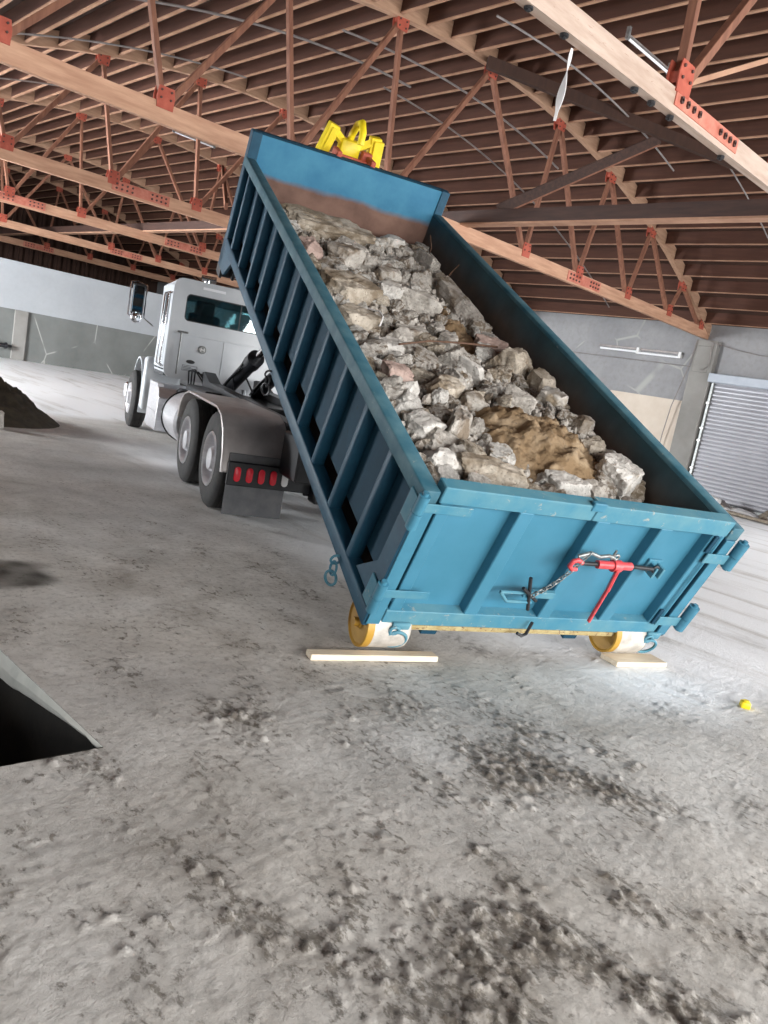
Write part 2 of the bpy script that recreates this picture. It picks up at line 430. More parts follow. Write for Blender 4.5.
    for k in range(N*2+1):
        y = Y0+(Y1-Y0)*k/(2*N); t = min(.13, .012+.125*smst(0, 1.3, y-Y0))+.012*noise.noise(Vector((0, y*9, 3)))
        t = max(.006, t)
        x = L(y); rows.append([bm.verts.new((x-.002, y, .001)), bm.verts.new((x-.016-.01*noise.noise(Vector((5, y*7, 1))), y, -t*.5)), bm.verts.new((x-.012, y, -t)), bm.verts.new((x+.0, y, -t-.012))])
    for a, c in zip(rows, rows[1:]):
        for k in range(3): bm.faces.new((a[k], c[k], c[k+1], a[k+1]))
    e = b.obj('slab_edge', SLABED, pit); e['label'] = 'pale sawn concrete edge with a rust spot, tapered along the shadow line'
floor()

# ------------------------------------------------------------------ walls and roof
XW = 21.99; HC = 4.5
def roofz(x):
    return 7.62-.0262*(x-11.2)**2 if x > .4 else 4.56
b = MB()
YD0, YD1, DZ = 6.4, 10.25, 3.4
b.box(XW, XW+.3, YD1, 45, 0, 5.2); b.box(XW, XW+.3, YD0, YD1, DZ, 5.2); b.box(XW, XW+.3, 5.6, YD0, 0, 5.2)
b.box(XW, XW+.3, -6.5, 5.6, 4.3, 5.2); b.box(XW, XW+.3, -9, -6.5, 0, 5.2)
o = b.obj('wall_right', WALLR); o['kind'] = 'structure'
YF = 29.9
b = MB(); b.box(2, XW-.02, YF, YF+.25, 0, 1.74)
o = b.obj('wall_far', WALLL); o['kind'] = 'structure'
b = MB(); b.box(2, XW-.02, YF-.05, YF+.25, 1.74, 3.33)
b.box(2, XW-.02, YF-.09, YF+.25, 3.33, 3.38)
o = b.obj('trim_1', WALLW); o['kind'] = 'structure'
b = MB(); b.box(9.45, 9.90, YF-.08, YF, 0, 1.74, .01); b.box(8.2, 8.32, YF-.03, YF, 0, 1.74, .01)
o = b.obj('trim_2', PILM); o['kind'] = 'structure'
b = MB(); b.box(-6, XW+.3, 45, 45.3, 0, 8)
for i in range(44): b.box(-.4+i*.5, -.25+i*.5, 44.82, 45, 0, roofz(max(.5, -.4+i*.5))+.3)
o = b.obj('wall_end', DECK); o['kind'] = 'structure'
b = MB(); b.box(-6, XW, -9.3, -9, 4.3, 8); b.box(-6, -4, -9.3, -9, 0, 4.3); b.box(19.5, XW, -9.3, -9, 0, 4.3); b.box(7.5, 8.1, -9.3, -9, 0, 4.3)
o = b.obj('wall_back', WALLR); o['kind'] = 'structure'
b = MB(); b.box(-6.3, -6, -9, 15, 0, 5); b.box(-6.3, -6, 15, 29, 4.2, 5); b.box(-6.3, -6, 29, 45, 0, 5)
o = b.obj('wall_left', WALLR); o['kind'] = 'structure'
# pilaster on the right wall
b = MB(); b.box(XW-.22, XW, 10.38, 11.02, 0, 4.46, .012); b.box(XW-.24, XW, 10.5, 10.95, 3.55, 4.3, .02)
o = b.obj('trim_3', PILM); o['kind'] = 'structure'
# deck
b = MB(); bm = b.bm
xsr = [-6.2, .4]+[.4+(22.2-.4)*k/36 for k in range(1, 37)]
A = []
for x in xsr:
    z = roofz(x)+.36
    A.append([bm.verts.new((x, -9.2, z)), bm.verts.new((x, 45.2, z)), bm.verts.new((x, 45.2, z+.12)), bm.verts.new((x, -9.2, z+.12))])
for p, q in zip(A, A[1:]):
    for k in range(4): bm.faces.new((p[k], p[(k+1) % 4], q[(k+1) % 4], q[k]))
bm.faces.new(A[0]); bm.faces.new(A[-1][::-1])
o = b.obj('ceiling', DECK); o['kind'] = 'structure'

# trusses
TY = [4.22, 10.85, 17.45, 24.25, 31.4, 38.4]
UP = [2.4, 4.55, 6.7, 8.9, 11.21, 13.5, 15.67, 17.85, 19.95]
LO = [.9, 2.93, 5.04, 7.2, 9.2, 13.2, 15.2, 17.36, 19.5, 21.4]
TL = ['nearest roof truss overhead, pale bottom chord with a white strip hanging from it',
      'second roof truss, its bottom chord running behind the raised container to the pilaster',
      'third roof truss, its bottom chord passing left of the container top above the truck cab',
      'fourth roof truss, between the third truss and the two hanging over the far wall',
      'fifth roof truss, the lower bottom chord seen just above the white cab roof',
      'farthest roof truss, low over the white band of the far wall']
def gusset(bm, x, z, y, up):
    s = 1 if up else -1
    prof = [(x-.13, z+.03*s), (x-.11, z+.15*s), (x+.11, z+.15*s), (x+.13, z+.03*s), (x+.12, z-.13*s), (x-.12, z-.13*s)]
    bm.prism(prof, y-.064, y-.05, 'y'); bm.prism(prof, y+.05, y+.064, 'y'); bm.box(x-.10, x+.10, y-.05, y+.05, z-.05, z+.05); bm.tagall()
    for dx in (-.09, .09):
        for dz in (.0, .10*s): bm.cyl((x+dx*.8, y-.08, z+dz), (x+dx*.8, y-.06, z+dz), .016, n=6)
    bm.mark(1)
for k, Y in enumerate(TY):
    t = thing('roof_truss', TL[k], 'truss', Matrix.Translation((11.2, Y, HC)))
    org = Vector((11.2, Y, HC)); CHH = .20 if k == 0 else .27
    LOK = [l-(.38 if (k == 0 and l < 8) else 0) for l in LO]
    def put(b, name, mat): 
        o = b.obj(name, mat)
        for v in o.data.vertices: v.co -= org
        o.parent = t; return o
    # bottom chord, slightly cambered
    b = MB(); N = 24; sec = []
    for i in range(N+1):
        x = .4+(XW-.4)*i/N; cz = .07*(1-((x-13)/9)**2) if x > 4 else 0
        sec.append([b.bm.verts.new((x, Y+a, HC+max(0, cz)*.8+c)) for a, c in ((-.05, 0), (.05, 0), (.05, CHH), (-.05, CHH))])
    for p, q in zip(sec, sec[1:]):
        for j in range(4): b.bm.faces.new((p[j], p[(j+1) % 4], q[(j+1) % 4], q[j]))
    b.bm.faces.new(sec[0]); b.bm.faces.new(sec[-1][::-1])
    put(b, 'bottom_chord', CHORDG if k == 0 else CHORDM)
    b = MB(); sec = []
    for i in range(41):
        x = .4+(XW-.4)*i/40; z = roofz(x)
        sec.append([b.bm.verts.new((x, Y+a, z+c)) for a, c in ((-.065, .015), (.065, .015), (.065, .33), (-.065, .33))])
    for p, q in zip(sec, sec[1:]):
        for j in range(4): b.bm.faces.new((p[j], p[(j+1) % 4], q[(j+1) % 4], q[j]))
    b.bm.faces.new(sec[0]); b.bm.faces.new(sec[-1][::-1])
    put(b, 'top_chord', TOPCH)
    for ui, ux in enumerate(UP):
        for wi, lx in enumerate((LOK[ui], LOK[ui+1])):
            if k == 0 and lx < 4: continue
            b = MB(); w = .085
            d = Vector((lx-ux, 0, HC+.2-(roofz(ux)))).normalized()
            steep = abs(lx-ux) < 1.2; b.bar((ux, Y, roofz(ux)-.02), (lx, Y, HC+.22), .07 if steep else .085, .09, up=(0, 1, 0), bev=.004)
            put(b, 'web', WEBM)
    for ux in UP:
        b = MB(); gusset(b, ux, roofz(ux)-.02, Y, False); put(b, 'gusset_plate', [REDP, BOLT])
    for lx in LOK:
        b = MB(); gusset(b, lx, HC+.33, Y, True); put(b, 'gusset_plate', [REDP, BOLT])
    # bolted splice plates on the chord side
    for sx in {0: (7.45,), 1: (15.5,), 2: (7.9,), 3: (7.55, 12.6), 4: (13.9,), 5: (12.9,)}[k]:
        b = MB()
        b.box(sx-.72, sx+.62, Y-.062, Y-.05, HC+.09, HC+CHH+.03); b.tagall()
        for i in (-.62, -.5, -.38, -.26, .2, .31, .42, .53):
            for z in (.15, CHH-.03): b.cyl((sx+i, Y-.082, HC+z), (sx+i, Y-.06, HC+z), .024, n=6)
        b.mark(1); put(b, 'splice_plate', [SPLICE, BOLT])
    if k == 0:
        b = MB()
        for x in (4.62, 5.08, 6.15, 6.45, 6.8, 7.9):
            b = MB(); b.cyl((x, Y-.0, HC-.008), (x, Y, HC+.02), .036, n=12); b.cyl((x, Y, HC-.022), (x, Y, HC), .018, n=6)
            put(b, 'chord_bolt', DSTEEL)

# joists: one run per bay
BAYS = [(TY[i]+.08, TY[i+1]-.08) for i in range(5)]+[(TY[5]+.08, 44.9)]
BN = ['between the nearest and the second truss', 'between the second and the third truss', 'between the third and the fourth truss',
      'between the fourth and the fifth truss', 'between the fifth and the farthest truss', 'beyond the farthest truss']
XMIN = [3.0, 2.6, 3.2, 4.6, 6.2, 7.5]
jm = {}
for bi, (y0, y1) in enumerate(BAYS):
    L = y1-y0
    b = MB(); b.box(-.022, .022, 0, L, .02, .31); b.tagall(); b.box(-.03, .03, 0, L, 0, .02); b.mark(1)  # pale bottom strip is painted bounce light on the same timber
    first = None; x = .95
    while x < 21.9:
        if x >= XMIN[bi]:
            if first is None:
                o = b.obj('roof_joist', [JOIST, UNDERLIT]); first = o
            else:
                o = first.copy(); link(o)
            o.location = (x+random.uniform(-.015, .015), y0, roofz(x)+.05)
            setp(o, 'dark brown roof joist on edge '+BN[bi], 'joist', 'roof joists '+BN[bi])
        x += .605

# beams and braces
b = MB(); b.box(11.12, 11.32, 1.0, 44.5, HC+.33, HC+.56, .005); b.tagall(); b.box(11.11, 11.33, 1.0, 44.5, HC+.30, HC+.332); b.mark(1)  # pale underside strip paints in floor bounce
o = b.obj('beam', [BEAMM, UNDERLIT]); setp(o, 'long dark timber beam crossing level over the truss bottom chords', 'beam')
b = MB(); N = 16; sec = []
for i in range(N+1):
    s = i/N; x = 10.85+8.6*s; y = 10.65-.31*(x-10.8)-.058*(x-10.8)**2; z = roofz(x)-.16
    sec.append([b.bm.verts.new(v) for v in ((x-.03, y-.05, z), (x+.03, y+.05, z), (x+.03, y+.05, z+.20), (x-.03, y-.05, z+.20))])
for p, q in zip(sec, sec[1:]):
    for j in range(4): b.bm.faces.new((p[j], p[(j+1) % 4], q[(j+1) % 4], q[j]))
b.bm.faces.new(sec[0]); b.bm.faces.new(sec[-1][::-1])
o = b.obj('diagonal_beam', DECK); setp(o, 'dark bowed beam running diagonally under the joists at upper right', 'beam')
b = MB(); b.bar((11.2, 10.0, 5.08), (14.3, 9.0, 7.25), .07, .18, bev=.004); b.tagall(); b.bar((11.22, 10.0, 4.97), (14.32, 9.0, 7.14), .075, .03); b.mark(1)  # tan bottom strip paints in light from below
o = b.obj('timber_brace', [BEAMM, WEBM]); setp(o, 'brown timber brace rising from the level beam to the diagonal beam', 'brace')
b = MB(); b.bar((6.85, 4.22, 4.8), (9.9, 4.22, 6.45), .05, .05); o = b.obj('timber_brace', UNDERLIT)
setp(o, 'thin pale strut rising to the upper right from the red plate of the nearest truss', 'brace')
b = MB(); b.bar((9.9, 17.3, 5.0), (13.4, 24.0, 7.4), .08, .16); o = b.obj('timber_brace', WEBM)
setp(o, 'long sloping brace behind the third truss, left of the container front', 'brace')

# conduits hung under the joists, along the trusses
def conduit(pts, label, r=.018, grp=None):
    b = MB(); b.tube(pts, r, 6); o = b.obj('conduit', PIPE, smooth=60); setp(o, label, 'conduit', grp)
def arcpts(xa, xb, y, dz=-.04, n=14): return [(xa+(xb-xa)*i/n, y, roofz(xa+(xb-xa)*i/n)+dz) for i in range(n+1)]
conduit(arcpts(4, 11.2, 13.0), 'grey conduit curving under the joists behind the second truss, left of the container', .022)
conduit(arcpts(4.5, 9.3, 16.2), 'thin grey conduit under the joists just before the third truss')
conduit(arcpts(8.6, 15.2, 12.0), 'grey conduit running beside the second truss on its far side, above the yellow hook', .02)
conduit(arcpts(9.5, 15.6, 9.3), 'grey conduit under the joists ahead of the second truss', .018)
conduit(arcpts(11, 21, 13.6), 'thin conduit under the joists right of the container, beyond the second truss', .018)
conduit(arcpts(12, 21, 8.1), 'thin grey conduit below the diagonal beam near the right wall', .015)
conduit(arcpts(5, 12, 21.0), 'thin conduit beyond the third truss', .018)
def strip_light(p, q, label):
    t = thing('strip_light', label, 'strip light', Matrix.Translation(p), None)
    p = Vector(p); q = Vector(q)-p
    b = MB(); b.bar((0, 0, 0), q, .04, .02); b.obj('housing', PIPE, t)
    b = MB(); b.cyl(q*.03+Vector((0, 0, -.04)), q*.97+Vector((0, 0, -.04)), .019, n=10); b.obj('tube', TUBE, t, 40)
    for e in (.0, 1.0):
        b = MB(); b.bar(q*e+Vector((0, 0, -.06)), q*e+Vector((0, 0, .10)), .05, .05); b.obj('end_bracket', STEEL, t)
strip_light((9.7, 6.95, 6.9), (10.9, 6.95, 6.9), 'white strip light hung under the joists at upper right behind the nearest truss')
strip_light((9.75, 20.2, 6.95), (10.95, 20.2, 6.95), 'white strip light under the joists between third and fourth truss')
# white strip dangling from the nearest truss
b = MB(); sec = []
for i in range(15):
    s = i/14; a = s*2.2; w = .012+.04*sin(pi*min(1, s*1.15))
    c = Vector((5.28-.13*s, 4.28-.08*s, 4.5-.60*s)); d = Vector((cos(a), sin(a), 0))*w
    n_ = Vector((-sin(a), cos(a), 0))*.003
    sec.append([b.bm.verts.new(c+e) for e in (d+n_, -d+n_, -d-n_, d-n_)])
for p, q in zip(sec, sec[1:]):
    for j in range(4): b.bm.faces.new((p[j], p[(j+1) % 4], q[(j+1) % 4], q[j]))
b.bm.faces.new(sec[0]); b.bm.faces.new(sec[-1][::-1])
o = b.obj('plastic_strip', RIBBON, smooth=60); setp(o, 'thin white plastic strip dangling from the nearest truss chord', 'plastic strip')

# ------------------------------------------------------------------ right wall furniture
t = thing('roller_door', 'closed grey slatted roller door in the right wall', 'roller door', Matrix.Translation((XW, YD0, 0)))
W_ = YD1-YD0
b = MB(); prof = []
n = 29
for i in range(n):
    z0 = .08+i*(DZ-.08)/n; h = (DZ-.08)/n
    prof += [(-.03, z0), (-.062, z0+h*.25), (-.066, z0+h*.5), (-.058, z0+h*.8), (-.03, z0+h*.97)]
prof += [(-.0, DZ), (0, .08)]
b.prism([(p[0], p[1]) for p in prof], 0, W_, 'y'); b.obj('slat_curtain', SLATS, t)
b = MB(); b.box(-.30, 0, -.1, W_+.14, DZ-.08, DZ+.17, .02); b.obj('head_box', HEADBOX, t)
for y in (W_, -.06):
    b = MB(); b.box(-.13, 0, y, y+.07, 0, DZ-.08, .005)
    o = b.obj('side_guide', STEEL, t)
    b = MB()
    for z in (2.72, 2.0, 1.65, .85): b.box(-.17, -.12, y-.01, y+.08, z, z+.05)
    b.obj('guide_bracket', WHL, o)
b = MB(); b.box(-.09, -.01, 0, W_, 0, .08, .005); b.obj('bottom_bar', STEEL, t)
b = MB(); b.box(XW-.035, XW-.005, 11.03, 13.5, .0, 2.70, .003)
o = b.obj('plywood_sheet', PLY); setp(o, 'cream plywood sheet fixed to the right wall left of the pilaster', 'plywood sheet')
t = thing('wall_strip_light', 'pair of white strip tubes mounted high on the right wall', 'strip light', Matrix.Translation((XW, 12.8, 3.95)))
b = MB(); b.box(-.06, 0, -1.36, 1.45, .05, .12, .005); b.obj('housing', PIPE, t)
for y0, y1, z in ((.02, 1.36, .0), (-1.34, .06, -.03)):
    b = MB(); b.cyl((-.09, y0, z), (-.09, y1, z), .035, n=12); b.obj('tube', TUBE, t, 40)
b = MB(); b.box(-.13, 0, -1.36, -1.28, -.06, .12, .005); b.obj('end_bracket', WHL, t)
b = MB(); b.box(-.13, 0, .0, .09, -.06, .12, .005); b.obj('end_bracket', WHL, t)
b = MB(); b.tube([(XW-.25, 10.98, 4.45), (XW-.27, 11.05, 3.6), (XW-.26, 11.28, 2.5), (XW-.2, 11.38, 1.6), (XW-.12, 11.4, .7)], .014, 6)
o = b.obj('hanging_cord', PIPE); setp(o, 'pale cord hanging down the left edge of the pilaster', 'cord')
b = MB(); b.tube([(XW-.27, 10.5, 4.4), (XW-.27, 10.48, 3.75), (XW-.27, 10.62, 3.62), (XW-.05, 11.2, 3.7), (XW-.04, 15.5, 3.72)], .012, 6)
o = b.obj('wall_cable', PIPE); setp(o, 'pale cable running along the right wall under the strip tubes', 'cable')
b = MB(); b.tube([(XW-.3, 10.9, 4.5), (XW-.2, 9.9, 4.28), (XW-.05, 9.2, 4.2), (XW-.04, 6.5, 4.2)], .012, 6)
o = b.obj('wall_cable', PIPE); setp(o, 'pale cable sagging from the truss end above the roller door', 'cable')
b = MB(); b.box(XW-.02, XW, 10.95, 11.35, .62, .82, .008); o = b.obj('notice_sheet', RIBBON); setp(o, 'torn white paper notice stuck low on the pilaster', 'notice')
# scrap heaped by the door
random.seed(12)
for i in range(16):
    b = MB(); bm = b.bm
    r = bmesh.ops.create_icosphere(bm, subdivisions=2, radius=1)
    sx, sy, sz = random.uniform(.12, .38), random.uniform(.12, .4), random.uniform(.05, .2)
    sd = Vector((i*3.3, 1, 2))
    for v in bm.verts:
        v.co *= 1+.45*noise.noise(v.co*1.7+sd); v.co = Vector((v.co.x*sx, v.co.y*sy, v.co.z*sz))
    m = (RIBBON, PALEW, PIPE, RIBBON, WHL)[i % 5]
    x, y = 20.9+random.uniform(-.6, .6), 7.2+i*.24+random.uniform(-.1, .1)
    o = b.obj('scrap_piece', m, smooth=35); o.location = (x, y, sz*.8); o.rotation_euler = (random.uniform(-.3, .3), random.uniform(-.3, .3), i)
    setp(o, 'crumpled pale scrap in the heap by the roller door', 'scrap', 'scrap heaped by the roller door')
b = MB(); b.bar((19.6, 6.4, .05), (20.2, 9.4, .05), .28, .06, bev=.01)
o = b.obj('board', PALEW); setp(o, 'pale board lying flat on the floor before the roller door', 'board')
# small pump-like fitting on the far wall
t = thing('pipe_fitting', 'small black pipe fitting sticking out at the far wall, left edge', 'pipe fitting', Matrix.Translation((8.9, YF, .45)))
b = MB(); b.cyl((-.5, -.2, 0), (.35, -.2, 0), .07, n=14); b.cyl((.28, -.2, 0), (.34, -.2, 0), .11, n=14); b.cyl((.5, -.2, .0), (.34, -.2, 0), .05, n=12); b.obj('pipe', DSTEEL, t, 40)
b = MB(); b.ring((-.1, -.2, .14), (0, 0, 1), .09, .015); b.cyl((-.1, -.2, 0), (-.1, -.2, .14), .02, n=8); b.obj('hand_wheel', DSTEEL, t)
b = MB(); b.box(-.45, -.38, -.2, 0, -.04, .04); b.box(.1, .17, -.2, 0, -.04, .04); b.obj('bracket', DSTEEL, t)

# ------------------------------------------------------------------ dirt mound, small things on the floor
b = MB(); bm = b.bm; N = 56
for j in range(N+1):
    for i in range(N+1):
        u, v = (i/N-.5)*2, (j/N-.5)*2
        r = sqrt(u*u+v*v)
        p = Vector((u*1.5, v*1.5, 0))
        h = .86*max(0, 1-r)**1.05+(.11*noise.fractal(p*4.5, 1, 2, 4))*max(0, 1-r*r)-.03
        bm.verts.new((u*1.2, v*1.2, h*.95))
bm.verts.ensure_lookup_table()
for j in range(N):
    for i in range(N):
        a = j*(N+1)+i; bm.faces.new([bm.verts[k] for k in (a, a+1, a+N+2, a+N+1)])
o = b.obj('dirt_mound', DIRTD, smooth=80); o.location = (3.85, 13.25, 0)
setp(o, 'heap of dark soil on the floor at the left edge', 'soil heap', None, 'stuff')

def rock_mesh(bm, dims, seed, sub=3, rough=.07, nplanes=9, hard=1.0):
    rnd = random.Random(seed)
    pl = []
    for k in range(nplanes):
        d = Vector((rnd.gauss(0, 1), rnd.gauss(0, 1), rnd.gauss(0, 1))).normalized(); pl.append((d, rnd.uniform(.62, .95)))
    for ax in (Vector((0, 0, 1)), Vector((0, 0, -1)), Vector((1, 0, 0)), Vector((-1, 0, 0)), Vector((0, 1, 0)), Vector((0, -1, 0))):
        d = (ax+Vector((rnd.uniform(-.16, .16) for _ in range(3)))).normalized(); pl.append((d, rnd.uniform(.66, .8)))
    r = bmesh.ops.create_icosphere(bm, subdivisions=sub, radius=1)
    sd = Vector((seed*1.7, seed*.3, 4))
    for v in r['verts']:
        d = v.co.normalized(); m = 1.2
        for n_, dd in pl:
            c = n_.dot(d)
            if c > .05: m = min(m, dd/c)
        m *= 1+rough*noise.fractal(d*2.6+sd, 1, 2, 3)+rough*.8*noise.noise(d*7+sd)
        v.co = Vector((d.x*m*dims[0], d.y*m*dims[1], d.z*m*dims[2]))/1.5
    return r['verts']
b = MB(); rock_mesh(b.bm, (.22, .2, .34), 3); o = b.obj('concrete_chunk', ROCKW, smooth=30); o.location = (3.68, 12.0, .04)
setp(o, 'pale broken concrete lump at the foot of the dark soil heap', 'concrete chunk')
b = MB(); b.box(-.035, .035, -.03, .03, 0, .045, .010, seg=2); b.cyl((.0, 0, .045), (0, 0, .052), .02, n=14); b.box(.03, .06, -.008, .008, .005, .02, .003)
o = b.obj('tape_measure', YEL, smooth=40); o.location = (5.35, 1.76, 0.0); o.rotation_euler = (0, 0, .6)
setp(o, 'small bright yellow plastic piece lying on the floor at right', 'plastic piece'); o.name = 'plastic_piece'

# planks under the container rollers
b = MB(); b.box(-.43, .43, -.045, .045, 0, .038, .004); o = b.obj('timber_plank', WOODP)
o.matrix_world = TRK @ Matrix.Translation((.13, .02, .004)); setp(o, 'long pale pine plank under the left yellow roller of the container', 'plank')
b = MB(); b.box(-.24, .24, -.09, .09, 0, .038, .004); o = b.obj('timber_plank', WOODP)
o.matrix_world = TRK @ Matrix.Translation((2.24, .02, .004)); setp(o, 'short pine plank under the right yellow roller of the container', 'plank')

# ------------------------------------------------------------------ container
C = thing('rolloff_container', 'blue steel roll-off container tipped up on its rear rollers, full of rubble', 'container', CON)
b = MB(); b.box(.10, CW-.10, .12, 5.95, .0, .07); b.obj('floor_plate', LINERS, C)
for s in (0, 1):
    def mx(x): return x if s == 0 else CW-x
    def bx(b, x0, x1, *r, **k): 
        a, c = sorted((mx(x0), mx(x1))); return b.box(a, c, *r, **k)
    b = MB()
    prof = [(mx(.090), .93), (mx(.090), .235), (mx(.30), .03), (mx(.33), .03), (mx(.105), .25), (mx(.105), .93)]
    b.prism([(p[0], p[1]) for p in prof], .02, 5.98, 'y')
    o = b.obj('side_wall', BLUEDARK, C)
    b = MB(); prof = [(mx(.106), 1.0), (mx(.106), .252), (mx(.335), .04), (mx(.345), .045), (mx(.112), .262), (mx(.112), 1.0)]
    b.prism(prof, .12, 5.94, 'y'); b.obj('side_liner', LINERS, C)
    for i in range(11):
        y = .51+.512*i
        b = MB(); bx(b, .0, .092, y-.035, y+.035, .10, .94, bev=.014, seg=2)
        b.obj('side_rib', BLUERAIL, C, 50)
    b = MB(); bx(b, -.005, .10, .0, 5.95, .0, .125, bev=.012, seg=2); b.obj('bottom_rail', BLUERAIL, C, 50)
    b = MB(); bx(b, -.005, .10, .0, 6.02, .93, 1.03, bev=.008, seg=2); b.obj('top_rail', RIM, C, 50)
    # rear post with gusset
    b = MB(); bx(b, .0, .10, .0, .15, .02, .94, bev=.006); 
    b.prism([(.14, .13), (.14, .42), (.40, .13)], *sorted((mx(.03), mx(.09))), 'x')
    b.obj('rear_post', BLUERAIL, C)
    # front post rising above the rail
    b = MB(); bx(b, .0, .11, 5.93, 6.06, -.24, CH+CF, bev=.008); b.prism([(5.46, .0), (5.72, -.24), (6.08, -.24), (6.05, .1)], *sorted((mx(.0), mx(.03))), 'x'); b.obj('front_post', BLUERAIL, C)
# front wall
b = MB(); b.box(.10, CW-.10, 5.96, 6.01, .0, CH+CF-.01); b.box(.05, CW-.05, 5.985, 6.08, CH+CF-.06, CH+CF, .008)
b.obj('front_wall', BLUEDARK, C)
b = MB(); b.box(.11, CW-.11, 5.945, 5.958, .05, CH+CF-.012); b.obj('front_liner', LINER, C)
for x in (.55, .95, 1.45, 1.85):
    b = MB(); b.box(x-.04, x+.04, 6.01, 6.09, .05, 1.25, .01); b.obj('front_rib', BLUERAIL, C)
# hook bail at the front
b = MB(); b.box(.98, 1.04, 6.01, 6.22, .9, 1.36, .01); b.box(1.40, 1.46, 6.01, 6.22, .9, 1.36, .01); b.cyl((1.0, 6.17, 1.28), (1.44, 6.17, 1.28), .03, n=14)
b.obj('hook_bail', REDP, C)
# under frame
for x in (.56, 1.72):
    b = MB(); b.box(x-.06, x+.06, .10, 6.0, -.16, 0.0, .005); b.obj('skid_rail', BLUEDARK, C)
b = MB(); b.box(.11, CW-.11, .015, .11, -.035, .0, .003); b.obj('rear_sill', RUSTY, C)
for i in range(10):
    y = .7+.58*i
    b = MB(); b.box(.1, CW-.1, y-.03, y+.03, -.07, 0); b.obj('cross_member', BLUEDARK, C)
# small front nose rollers
for x in (.10, 2.34):
    b = MB(); b.cyl((x-.05, 6.06, -.30), (x+.05, 6.06, -.30), .085, n=20); o = b.obj('front_roller', DSTEEL, C, 40)
    b = MB(); b.box(x-.09, x-.06, 5.92, 6.14, -.36, .10, .004); b.box(x+.06, x+.09, 5.92, 6.14, -.36, .10, .004); b.obj('roller_bracket', DSTEEL, o)
# tailgate
G = MB(); G.box(.125, CW-.115, .078, .10, .05, 1.03)
G = G.obj('tailgate', BLUE, C)
def gp(b, name, mat, sm=None): return b.obj(name, mat, G, sm)
b = MB(); b.box(.115, 1.17, 0, .10, .955, 1.065, .006); b.box(1.175, CW-.115, 0, .10, .955, 1.075, .006); gp(b, 'top_frame', BLUE2)
b = MB(); b.box(.115, CW-.115, .0, .10, .02, .135, .005); gp(b, 'bottom_frame', BLUE2)
b = MB(); b.box(.135, .215, .012, .10, .13, .96, .005); gp(b, 'edge_frame', BLUE)
b = MB(); b.box(CW-.20, CW-.125, .0, .10, .13, .96, .005); gp(b, 'edge_frame', BLUE)
for x in (.655, 1.225, 1.745, 2.205):
    b = MB(); b.box(x, x+.10, .0, .09, .13, .96, .006); gp(b, 'gate_rib', BLUE)
b = MB(); b.box(1.12, 1.22, -.008, .03, 1.03, 1.09, .006); gp(b, 'top_lug', BLUE)
# rear corner plates the hinges sit on
b = MB(); b.box(.012, .10, -.012, .0, .03, .93, .003); b.obj('corner_plate', POST, C)
b = MB(); b.box(CW-.10, CW-.012, -.012, .0, .03, .93, .003); b.obj('corner_plate', POST, C)
for s, hz in ((0, (.80, .16)), (1, (.72, .12))):
    for z in hz:
        x = -.008 if s == 0 else CW+.045
        hgt = .22; HR = .033 if s == 0 else .04
        b = MB(); b.cyl((x, -.03, z), (x, -.03, z+hgt*.46), HR, n=16); b.cyl((x, -.03, z+hgt*.48), (x, -.03, z+hgt), HR, n=16)
        b.cyl((x, -.03, z-.015), (x, -.03, z+hgt+.02), .018, n=10)
        o = b.obj('hinge', POST, C, 40)
        b = MB()
        if s == 0: b.box(.0, .33, -.022, -.012, z+.10, z+.16, .003); b.box(-.014, -.002, .02, .12, z-.02, z+.17, .004)
        else: b.box(CW-.2, CW+.04, -.03, -.016, z+.02, z+.10, .004)
        b.obj('hinge_strap', BLUE2, o)
for z in (.82, .14):
    b = MB(); b.box(CW-.225, CW-.19, -.02, .0, z, z+.14, .004); gp(b, 'keeper_plate', BLUEDARK)
# bottom rings
for x in (.21, 2.28):
    b = MB(); b.box(x-.02, x+.10, -.025, .0, -.01, .05, .004); b.ring((x, -.03, .0), (0, 1, .0), .03, .012, 12, 6)
    b.ring((x+.03, -.03, -.075), (0.1, 1, .15), .072, .011, 22, 8); b.obj('tie_ring', BLUE2, C, 50)
for y in (.58, 3.0):
    b = MB(); b.ring((-.02, y, .01), (0, 1, 0), .035, .009, 14, 6); b.ring((-.02, y-.012, -.055), (1, .2, 0), .035, .009, 14, 6, 1.5)
    b.ring((-.02, y-.03, -.125), (.9, .6, 0), .045, .010, 18, 6, 1.2); b.obj('tie_ring', DSTEEL if y > 2 else BLUE2, C, 50)
# latch handle on the tailgate, lower centre
b = MB(); b.cyl((.80, -.03, .37), (1.18, -.02, .37), .011, n=8); b.cyl((.80, -.03, .37), (.86, -.05, .315), .011, n=8); b.cyl((.86, -.05, .315), (1.05, -.05, .315), .011, n=8)
b.box(.98, 1.22, -.035, .0, .335, .385, .004); gp(b, 'latch_bar', BLUE2)
b = MB(); b.cyl((.96, -.03, .50), (1.05, -.06, .26), .012, n=8); b.cyl((.93, -.05, .43), (1.08, -.05, .33), .012, n=8); gp(b, 'latch_lever', DSTEEL)
b = MB(); b.tube([(1.18, -.03, .12), (1.165, -.05, .03), (1.13, -.06, .02), (1.09, -.05, .035)], .011, 6); gp(b, 'latch_rod', DSTEEL)
b = MB(); b.box(1.80, 1.92, -.02, .0, .62, .72, .004, M=None); b.box(1.82, 1.84, -.09, .0, .62, .70, .003); b.box(1.88, 1.90, -.09, 0, .62, .70, .003); gp(b, 'anchor_bracket', BLUE2)
